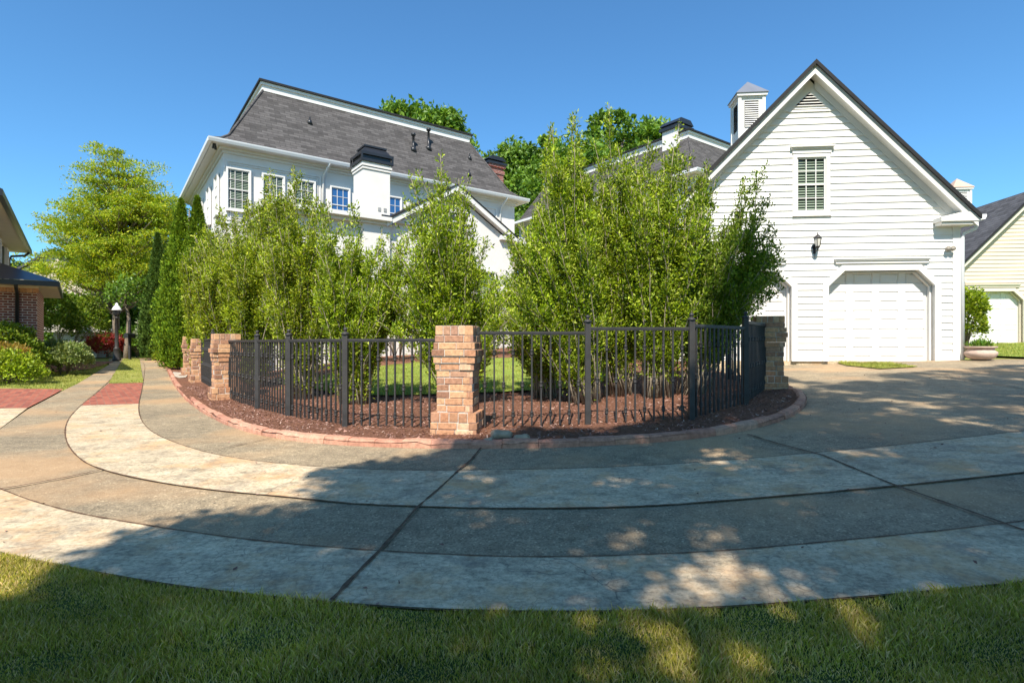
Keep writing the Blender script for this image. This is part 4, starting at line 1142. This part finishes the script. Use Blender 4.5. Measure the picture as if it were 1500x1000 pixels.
shrub('tall_shrub', 'golden green shrub crowding behind the second brick pillar', bxy(372, 11.2), (310, 430), TOPS_L, .9, 84, SHRUB_Y, low=.05, per=36, leaf=.055)
shrub('tall_shrub', 'golden green shrub over the iron gate on the left', bxy(328, 13.4), (280, 370), TOPS_L, 1.0, 84, SHRUB_Y, low=.05, per=30, leaf=.062)
shrub('tall_shrub', 'golden green shrub at the left end of the hedge beside the evergreen', bxy(300, 15.6), (266, 325), TOPS_L, 1.0, 78, SHRUB_Y, low=.05, per=26, leaf=.07)
# foundation shrubs on the far side of the courtyard grass
back = [(-5.6, 14.8, 'green shrub'), (-3.6, 16.8, 'green shrub'), (-1.6, 17.4, 'green shrub'), (.4, 17.2, 'green shrub'), (2.3, 16.2, 'green shrub'), (3.4, 13.8, 'green shrub')]
lb = ['leafy shrub at the left end of the row beyond the courtyard grass', 'leafy shrub second from left beyond the courtyard grass', 'leafy shrub behind the middle pillar beyond the courtyard grass', 'leafy shrub in the middle of the row seen right of the middle pillar', 'leafy shrub second from right beyond the courtyard grass', 'leafy shrub at the right end of the row beyond the courtyard grass']
for (x, y, _), l in zip(back, lb):
    o = bush('yard_shrub', l, (x, y), [((0, 0, .9), (1.15, 1.0, 1.1)), ((.4, .1, 1.7), (.8, .7, .9)), ((-.5, 0, 1.6), (.7, .7, .9))], 9000, .075, SHRUB_L, 'shrubs beyond the courtyard grass')
    o.location.z = mz(x, y)

# ------------------------------------------------------------------ trees
ct = at(172, 530, 28)
tree('spring_tree', 'tall airy tree with yellow-green new leaves behind the lamp post', (ct.x, 28, .3), [((0, 0, 8.3), (2.3, 2.1, 2.7)), ((.1, 0, 6.2), (3.3, 2.8, 2.2)), ((-.4, 0, 4.6), (3.9, 3.0, 1.2)), ((1.6, 0, 7.4), (1.3, 1.5, 1.5)), ((-1.9, 0, 6.7), (1.5, 1.5, 1.4)), ((.5, 0, 3.9), (3.3, 2.8, .6))], .16, 720, 130, .115, TREE_Y, BARK, .33, .68, shell=.1, aspect=.42)
for px, top, Z, w, lab in ((95, 470, 33, 2.6, 'dark leafy tree behind the round shrub and the shed'), (148, 430, 34, 3.4, 'dark broad-leaved tree behind the red-leaved tree'), (205, 430, 32, 3.0, 'bright green tree behind the mailbox')):
    p = at(px, top, Z); h = p.z-.3
    tree('garden_tree', lab, (p.x, Z, .3), [((0, 0, h*.62), (w, w*.8, h*.40)), ((.3, -.3, h*.3), (w*.9, w*.7, h*.3))], .12, 90, 200, .2, TREE_G, group='garden trees at the end of the drive', csize=.7)
p = at(250, 290, 36); tree('garden_tree', 'tall green tree peeping between the evergreens and the white house', (p.x-.3, 36, .3), [((0, 0, 7.2), (1.9, 1.9, 2.8)), ((-.6, 0, 4.5), (2, 2, 2))], .2, 110, 200, .22, TREE_G, group='garden trees at the end of the drive', csize=.8)
p = at(120, 400, 45); tree('garden_tree', 'far dark tree filling the gap behind the pale house', (p.x-2, 46, .3), [((0, 0, 4.5), (9, 3, 3.4))], .3, 220, 170, .35, TREE_D, group='garden trees at the end of the drive', csize=1.4)
ev = unp(272, 550, mz)
conifer('arborvitae', 'tall double-tipped evergreen left of the brick pillars', (-11.1, 18.9, .15), 5.9, .85, 60000, .09, ((-.28, 0, .985), (.28, 0, 1.0)), group='columnar evergreens by the drive')
conifer('arborvitae', 'slimmer darker evergreen column beyond the double-tipped one', (at(231, 0, 25).x, 25, .3), 5.7, .66, 32000, .11, ((0, 0, 1),), mat=leafmat('dark_arborvitae_spray', [(.03, .07, .01), (.07, .13, .018), (.12, .19, .03)], .2, .6, .2), group='columnar evergreens by the drive')
x_, y_ = at(243, 0, 20.5).x, 20.5
bush('boxwood', 'small round clipped yellow-green bush at the foot of the evergreens', (x_, y_), [((0, 0, .38), (.38, .38, .42))], 5000, .05, SHRUB_Y)
for px, Z, top, w, mat, nm, lab in ((158, 27, 491, .85, REDL, 'red_maple', 'small red-leaved maple left of the lamp post'), (222, 26, 462, .55, VARIE, 'variegated_shrub', 'grey-white variegated shrub beside the dark evergreen column'), (200, 28, 480, .8, TREE_G, 'leafy_shrub', 'bright lime shrub right of the mailbox')):
    q = at(px, top, Z); h = q.z-g(q.x, Z)
    bush(nm, lab, (q.x, Z), [((0, 0, h*.6), (w, w, h*.42)), ((.2, -.2, h*.4), (w*.8, w*.8, h*.3))], 3800, .11, mat, cat='shrub')
rs = unp(93, 541)
bush('round_shrub', 'large rounded shrub with glossy yellow-edged leaves on the left lawn edge', (at(93, 0, 16.8).x, 16.8), [((-.2, 0, .5), (.55, .55, .5)), ((.25, 0, .45), (.48, .5, .47))], 15000, .065, BOXL)
bush('conical_shrub', 'tall dark green shrub behind the round one at the brick house corner', (at(84, 0, 24).x, 24), [((0, 0, 1.6), (.7, .7, 1.5)), ((.9, .6, 1.5), (.7, .7, 1.4))], 9000, .1, SHRUB_D)
bush('spreading_shrub', 'spreading dark green shrub in front of the brick wall', (at(15, 0, 15.5).x, 15.5), [((-.3, 0, .9), (.8, .8, .62)), ((0, .2, .5), (.7, .7, .5))], 14000, .07, SHRUB_D)
bush('amber_shrub', 'shrub with amber new growth at the left edge', (at(6, 0, 14.6).x, 14.6), [((0, 0, .62), (.6, .5, .36))], 3500, .06, ORANGEL)
bush('low_shrub', 'low mounded green shrub at the left picture edge in the mulch', (at(12, 0, 13.9).x, 13.9), [((0, 0, .25), (.8, .6, .55)), ((-.6, 0, .3), (.8, .6, .5))], 10000, .06, SHRUB_L)
bush('corner_shrub', 'dark shrub in the shade under the porch corner', (at(58, 0, 17.2).x, 17.2), [((0, 0, .4), (.5, .5, .5))], 5000, .06, SHRUB_D)
# trees behind the houses
bt = [(598, 158, 44, 1.55), (645, 172, 46, 1.6), (738, 222, 50, 2.3), (785, 208, 52, 3.0), (706, 250, 46, 1.8), (850, 205, 46, 3.4), (905, 172, 48, 4.0), (950, 186, 50, 3.0), (812, 240, 44, 3.6)]
bl = ['tree crown showing above the left end of the white parapet', 'tree crown beside the vent pipes above the white parapet', 'bright green tree right of the red brick chimney', 'green tree between the two white houses', 'green tree just behind the brick chimney', 'green tree behind the tallest shrub, left half', 'highest green tree behind the right shrubs', 'green tree behind the second mansard roof', 'lower green tree filling between the houses']
for (px, py, Z, w), lab in zip(bt, bl):
    p = at(px, py, Z); h = p.z-.8
    tree('oak_tree', lab, (p.x, Z, .8), [((0, 0, h-w*.75), (w, w, w*.8)), ((w*.3, 0, h-w*1.7), (w*1.1, w, w)), ((-w*.5, 0, h-w*1.5), (w*.8, w, w*.8))], .35, 120, 190, .36, TREE_G, group='green trees behind the houses', csize=1.15, flat=.75)

# ------------------------------------------------------------------ street things on the left
lp = at(171, 530, 24); lz = g(lp.x, 24)
lamp = empty('street_lamp', (lp.x, 24, lz), 0, label='black lamp post with white domed top at the end of the drive', cat='lamp post')
mb = MB(); mb.lathe([(.17, 0), (.17, .08), (.13, .14), (.12, .5), (.135, .52), (.09, .58), (.075, .62), (.065, 1.85), (.09, 1.87), (.06, 1.93)], (0, 0, 0), 14); mb.build('post', IRON, lamp)
mb = MB(); mb.lathe([(.07, 1.93), (.11, 2.0), (.14, 2.16), (.13, 2.2)], (0, 0, 0), 12); mb.build('lamp_body', BLACK, lamp)
mb = MB(); mb.lathe([(.19, 2.2), (.185, 2.24), (.12, 2.36), (.06, 2.43), (.05, 2.5), (.01, 2.53)], (0, 0, 0), 14); mb.build('lamp_cap', plain('white_lamp_cap', (.75, .75, .75), .35), lamp)
mp_ = at(190, 528, 25)
mbx = empty('mailbox', (mp_.x, 25, g(mp_.x, 25)), 0, label='black mailbox on a slim post right of the lamp post', cat='mailbox')
mb = MB(); mb.box(-.045, .045, -.045, .045, 0, 1.75); mb.lathe([(.06, 1.75), (.03, 1.8), (.045, 1.85), (.0, 1.9)], (0, 0, 0), 8); mb.build('post', IRON, mbx)
mb = MB(); prof = [(-.1, 0), (.1, 0), (.1, .13)] + [(.1*math.cos(R(a)), .13+.1*math.sin(R(a))) for a in range(20, 180, 20)] + [(-.1, .13)]
mb.prism([(x+.05, z+.98) for x, z in prof], -.32, .18); mb.build('box', BLACK, mbx)
tk = at(183, 0, 25.5)
tree('slim_tree', 'thin dark trunk with sparse leaves beside the mailbox', (tk.x, 25.6, .28), [((0, 0, 3.2), (1.1, .9, .6))], .13, 24, 60, .14, TREE_G)

# ------------------------------------------------------------------ bits round the garage corner and in the bed
pl = (10.62, 12.45); plz = g(*pl)+.02
pt = empty('planter', (*pl, plz), 0, label='wide low stone planter at the right corner of the white garage', cat='planter')
mb = MB(); mb.lathe([(.17, 0), (.25, .04), (.30, .12), (.30, .17), (.24, .22), (.23, .245), (.29, .27), (.30, .30), (.26, .30), (.25, .26)], (0, 0, 0), 24); mb.build('bowl', POT, pt)
mb = MB(); mb.lathe([(.24, .24), (.24, .262)], (0, 0, 0), 20); mb.build('soil', MULCH, pt)
V, Fc = leaves(np.c_[rng.normal(0, .1, 260), rng.normal(0, .1, 260), rng.uniform(.25, .34, 260)], .13, np.tile((0, 0, 1.2), (260, 1)), .18); np_obj('plant', V, Fc, TREE_G, pt)
bush('corner_bush', 'upright leafy bush behind the planter beside the white garage', (11.55, 14.0), [((0, 0, .75), (.42, .42, .75)), ((.1, 0, 1.25), (.36, .36, .45))], 7000, .065, SHRUB_L)
rk = [((-.02, .12), (733, 645), (.11, .08, .065)), ((0, 0), (766, 648), (.08, .05, .045)), ((0, 0), (716, 650), (.05, .06, .03))]
rl = ['pale grey rock in the mulch right of the middle pillar base', 'flat pale stone lying in the mulch beside the larger rock', 'small stone at the foot of the middle pillar']
for (o_, (px, py), s), lab in zip(rk, rl):
    x, y = unp(px, py, mz); y += .12
    bm = bmesh.new(); bmesh.ops.create_icosphere(bm, subdivisions=3, radius=1)
    for v in bm.verts:
        n = 1+.14*math.sin(v.co.x*5+px)+.1*math.sin(v.co.y*7+v.co.z*4); v.co = Vector((v.co.x*s[0]*n, v.co.y*s[1]*n, v.co.z*s[2]*n))
    me = bpy.data.meshes.new('rock'); bm.to_mesh(me); bm.free(); me.materials.append(STONE); me.polygons.foreach_set('use_smooth', [True]*len(me.polygons))
    o = bpy.data.objects.new('rock', me); COL.objects.link(o); o.location = (x, y, mz(x, y)+s[2]*.4); tag(o, lab, 'rock')
# downpipe stub / brick in the bed
# ------------------------------------------------------------------ loose stuff
def blades(name, poly, n, h, w, mat, hf, dz=0, label=None, bbox=None, tuft=0):
    pa = np.array(poly); x0, y0 = pa.min(0); x1, y1 = pa.max(0)
    if bbox: x0, x1, y0, y1 = bbox
    P = np.c_[rng.uniform(x0, x1, n*2), rng.uniform(y0, y1, n*2)]; P = P[inpoly(poly, P)][:n]
    m = len(P); z = hf(P[:, 0], P[:, 1])+dz
    dens = .78+.5*np.sin(P[:, 0]*7.1+2*np.sin(P[:, 1]*5.3))*np.sin(P[:, 1]*8.7+P[:, 0]*2.9)
    H = h*rng.uniform(.45, 1.25, m)*dens; a = rng.uniform(0, 2*math.pi, m); le = H*rng.uniform(.15, .9, m); b = rng.uniform(0, 2*math.pi, m)
    B = np.c_[P, z]; s = np.c_[np.cos(a), np.sin(a), np.zeros(m)]*w/2
    mid = B+np.c_[np.cos(b)*le*.35, np.sin(b)*le*.35, H*.6]; tip = B+np.c_[np.cos(b)*le, np.sin(b)*le, H]
    V = np.stack([B-s, B+s, mid+s*.8, mid-s*.8, tip, tip], 1)
    V = np.stack([B-s, B+s, mid+s*.75, tip, mid-s*.75], 1).reshape(-1, 3)
    Fc = np.arange(5*m).reshape(m, 5)
    return np_obj(name, V, Fc, mat, kind='stuff', label=label, cat='grass')
FLn = [tuple(p) for p in D1]
edge = np.array(FLn)
blades('grass', FL, 230000, .036, .003, BLADE, ga, -.01, 'short mown grass in the foreground', bbox=(-3.4, 3.3, 1.2, 3.2))
blades('grass', FL, 60000, .038, .006, BLADE, ga, -.01, 'thinner mown grass around the camera', bbox=(-9, 9, -2.5, 4))
blades('grass', court, 50000, .04, .007, BLADE_B, ma, .03, 'bright mown courtyard grass')
fgl = [fa, fb, tb, ta]
blades('grass', fgl, 14000, .05, .012, BLADE_B, ga, .01, 'grass strip between the two drive lanes')
lft = [unp(93, 570), (unp(93, 570)[0]-9, 15.5), (-22, 24), unp(160, 533)]
blades('grass', lft, 40000, .05, .014, BLADE_B, ga, -.03, 'mown lawn left of the drive')
blades('grass', [(12.05, 12.1), (16, 12.45), (19.5, 13.3), (22, 21.8), (15.5, 22.3), (12.2, 21.5)], 30000, .05, .014, BLADE_B, ga, .02, 'bright lawn between the two garages')
blades('grass', U([(1222,531),(1300,533),(1345,538),(1290,541),(1240,536)]), 3000, .05, .012, BLADE_B, ga, .015, 'thin grass tongue before the garage')
# fallen leaves on the drive
n = 420; P = np.c_[rng.uniform(-7, 9, n), rng.uniform(1.9, 11, n)]; P = P[inpoly(driveP, P)]
V, Fc = leaves(np.c_[P, ga(P[:, 0], P[:, 1])+.012], .028, np.c_[rng.normal(0, 2, (len(P), 2)), np.full(len(P), -.25)], .5, 0)
V[:, 2] = np.clip(V[:, 2], ga(V[:, 0], V[:, 1])+.010, ga(V[:, 0], V[:, 1])+.022)
np_obj('leaf_litter', V, Fc, CHIP, kind='stuff', label='small dry leaves and bark bits scattered on the drive', cat='leaf litter')
# bark chips
n = 60000
P = np.c_[rng.uniform(-9, 5.4, n), rng.uniform(5.0, 12, n)]
inner = [tuple(p) for p in curbP]
T = np.gradient(np.array(curbP), axis=0); T /= np.linalg.norm(T, axis=1)[:, None]; NN = np.c_[-T[:, 1], T[:, 0]]
ins = np.array(curbP)+NN*.15
P = P[inpoly([tuple(p) for p in ins]+[(3.7, 17), (-5, 17)], P)]; P = P[~inpoly(court, P)]
m = len(P); z = ma(P[:, 0], P[:, 1])+rng.uniform(.0, .022, m); a = rng.uniform(0, math.pi, m)
d = np.c_[np.cos(a), np.sin(a), rng.normal(0, .3, m)]; s = np.c_[-np.sin(a), np.cos(a), rng.normal(0, .5, m)]
L = rng.uniform(.012, .042, m)[:, None]; W = rng.uniform(.004, .011, m)[:, None]; B = np.c_[P, z]
V = np.stack([B-d*L/2-s*W/2, B+d*L/2-s*W/2*.5, B+d*L/2*.9+s*W/2, B-d*L/2+s*W/2*.8], 1).reshape(-1, 3)
np_obj('bark_chips', V, np.arange(4*m).reshape(m, 4), CHIP, kind='stuff', label='loose shredded bark mulch in the fenced bed', cat='mulch')

# ------------------------------------------------------------------ trees behind the photographer: they shade the drive
SH = U([(60,862),(95,822),(150,792),(200,768),(260,757),(318,742),(350,748),(372,732),(432,730),(455,702),(425,697),(500,680),(560,664),(600,668),(640,655)]) + \
     U([(700,640),(735,634),(790,618),(835,626),(880,630),(925,618),(985,600)], mz) + [(2.6, 8.2), (3.2, 9.6), (4.2, 11.2), (5.3, 11.3), (5.6, 9.7), (6.3, 9.9), (7.2, 11.2), (8.6, 10.9), (9.6, 11.7), (12, 11.5), (18, 13), (18, 2), (12, -4), (-3, -4), (-3.0, 1.2)]
holes = [(*unp(1000, 835), .22), (*unp(950, 860), .17), (*unp(1060, 850), .15), (*unp(1190, 868), .20), (*unp(1250, 872), .15), (*unp(740, 757), .10), (*unp(975, 765), .08), (*unp(920, 765), .06), (*unp(1080, 664), .16), (*unp(930, 706), .10), (*unp(760, 930), .09), (*unp(840, 950), .07), (*unp(1280, 905), .10), (*unp(1240, 660), .2), (*unp(985, 950), .06), (1.2, 7.6, .3), (*unp(1020, 600, mz), .12), (*unp(1330, 900), .08)]
tcot = 1/math.tan(SUN_EL)
def shade_tree(label, base, sel, n, cl, per, leaf):
    root = empty('shade_tree', (*base, g(*base)), 0, label=label, cat='tree', group='trees behind the photographer')
    pa = np.array(SH); c = np.c_[rng.uniform(-3.5, 18, 60000), rng.uniform(-4, 13, 60000)]
    c = c[inpoly(SH, c)]; c = c[sel(c)][:cl]
    # keep clusters inside the outline by testing a ring round each
    rad = rng.uniform(.15, .36, len(c)); ok = np.ones(len(c), bool)
    for a in np.linspace(0, 2*math.pi, 8, endpoint=False):
        ok &= inpoly(SH, c+np.c_[np.cos(a)*rad, np.sin(a)*rad]*.75)
    for hx, hy, hr in holes: ok &= np.hypot(c[:, 0]-hx, c[:, 1]-hy) > hr*.62+rad*.45
    c, rad = c[ok], rad[ok]
    H = np.maximum(rng.uniform(5.5, 10, len(c)), (c[:, 1]+1.2)/(.99*tcot)+rng.uniform(0, 1.5, len(c)))
    cen = np.c_[c[:, 0]-CAST[0]*H*tcot, c[:, 1]-CAST[1]*H*tcot, H]
    LP = []
    for q, r in zip(cen, rad):
        o = rng.normal(0, 1, (per, 3)); o /= np.linalg.norm(o, axis=1)[:, None]; LP.append(q+o*(rng.uniform(0, 1, per)**.4)[:, None]*r)
    Pn = np.concatenate(LP)-np.array((*base, g(*base)))
    V, Fc = leaves(Pn, leaf, None, .6, .1); np_obj('crown', V, Fc, TREE_G, root)
    mb = MB(); mb.tube([(0, 0, -.2), (.1, 0, 2), (-.1, .1, 4.5), (.1, 0, 7.5), (0, 0, 10)], [.3, .25, .2, .14, .05], 10)
    for q in cen[::45]:
        l = q-np.array((*base, g(*base))); s = np.array((0, 0, min(max(l[2]-.5*np.hypot(l[0], l[1]), 2.2), 9)))
        mb.tube(bez(s, (s+l)/2+np.array((0, 0, .4)), l, 5), [.07, .05, .035, .02, .01], 5)
    mb.build('trunk', BARK, root)
shade_tree('broad tree standing behind the photographer, left', (-.5, -7.5), lambda c: c[:, 0] < 4.5, 0, 3000, 60, .12)
shade_tree('broad tree standing behind the photographer, right', (8.5, -6.5), lambda c: c[:, 0] >= 4.5, 0, 2600, 60, .14)

# ------------------------------------------------------------------ light, sky, camera
w = bpy.data.worlds.new('World'); SC.world = w; w.use_nodes = True
nt = w.node_tree; bg = nt.nodes['Background']
sky = nt.nodes.new('ShaderNodeTexSky'); sky.sky_type = 'NISHITA'; sky.sun_disc = False
sky.sun_elevation = SUN_EL; sky.sun_rotation = math.pi + SUN_AZ      # sun stands behind the camera, a little left
sky.air_density = 1.0; sky.dust_density = .6; sky.ozone_density = 2.5; sky.altitude = 200
hs_ = nt.nodes.new('ShaderNodeMix'); hs_.data_type = 'RGBA'; hs_.blend_type = 'MULTIPLY'; hs_.inputs[0].default_value = 1; hs_.inputs[7].default_value = (.57, 1.0, 1.22, 1)
nt.links.new(sky.outputs[0], hs_.inputs[6]); nt.links.new(hs_.outputs[2], bg.inputs[0]); bg.inputs[1].default_value = .105
sd = bpy.data.lights.new('sun', 'SUN'); sd.energy = 5.0; sd.angle = R(.5); sd.color = (1, .93, .82)
so = bpy.data.objects.new('sun', sd); COL.objects.link(so)
dirv = Vector((CAST[0]*math.cos(SUN_EL), CAST[1]*math.cos(SUN_EL), -math.sin(SUN_EL)))
so.rotation_euler = dirv.to_track_quat('-Z', 'Y').to_euler(); so.location = (-3, -15, 20)
cam = bpy.data.cameras.new('camera'); co = bpy.data.objects.new('camera', cam); COL.objects.link(co)
co.location = (0, 0, CAMZ); co.rotation_euler = (R(90), 0, 0)
cam.lens = F/1500*36; cam.sensor_width = 36; cam.shift_y = 3/1500; cam.clip_end = 2000; cam.clip_start = .05
SC.camera = co
vs_ = SC.view_settings; vs_.view_transform = 'Standard'; vs_.look = 'None'; vs_.gamma = 1; vs_.exposure = .74
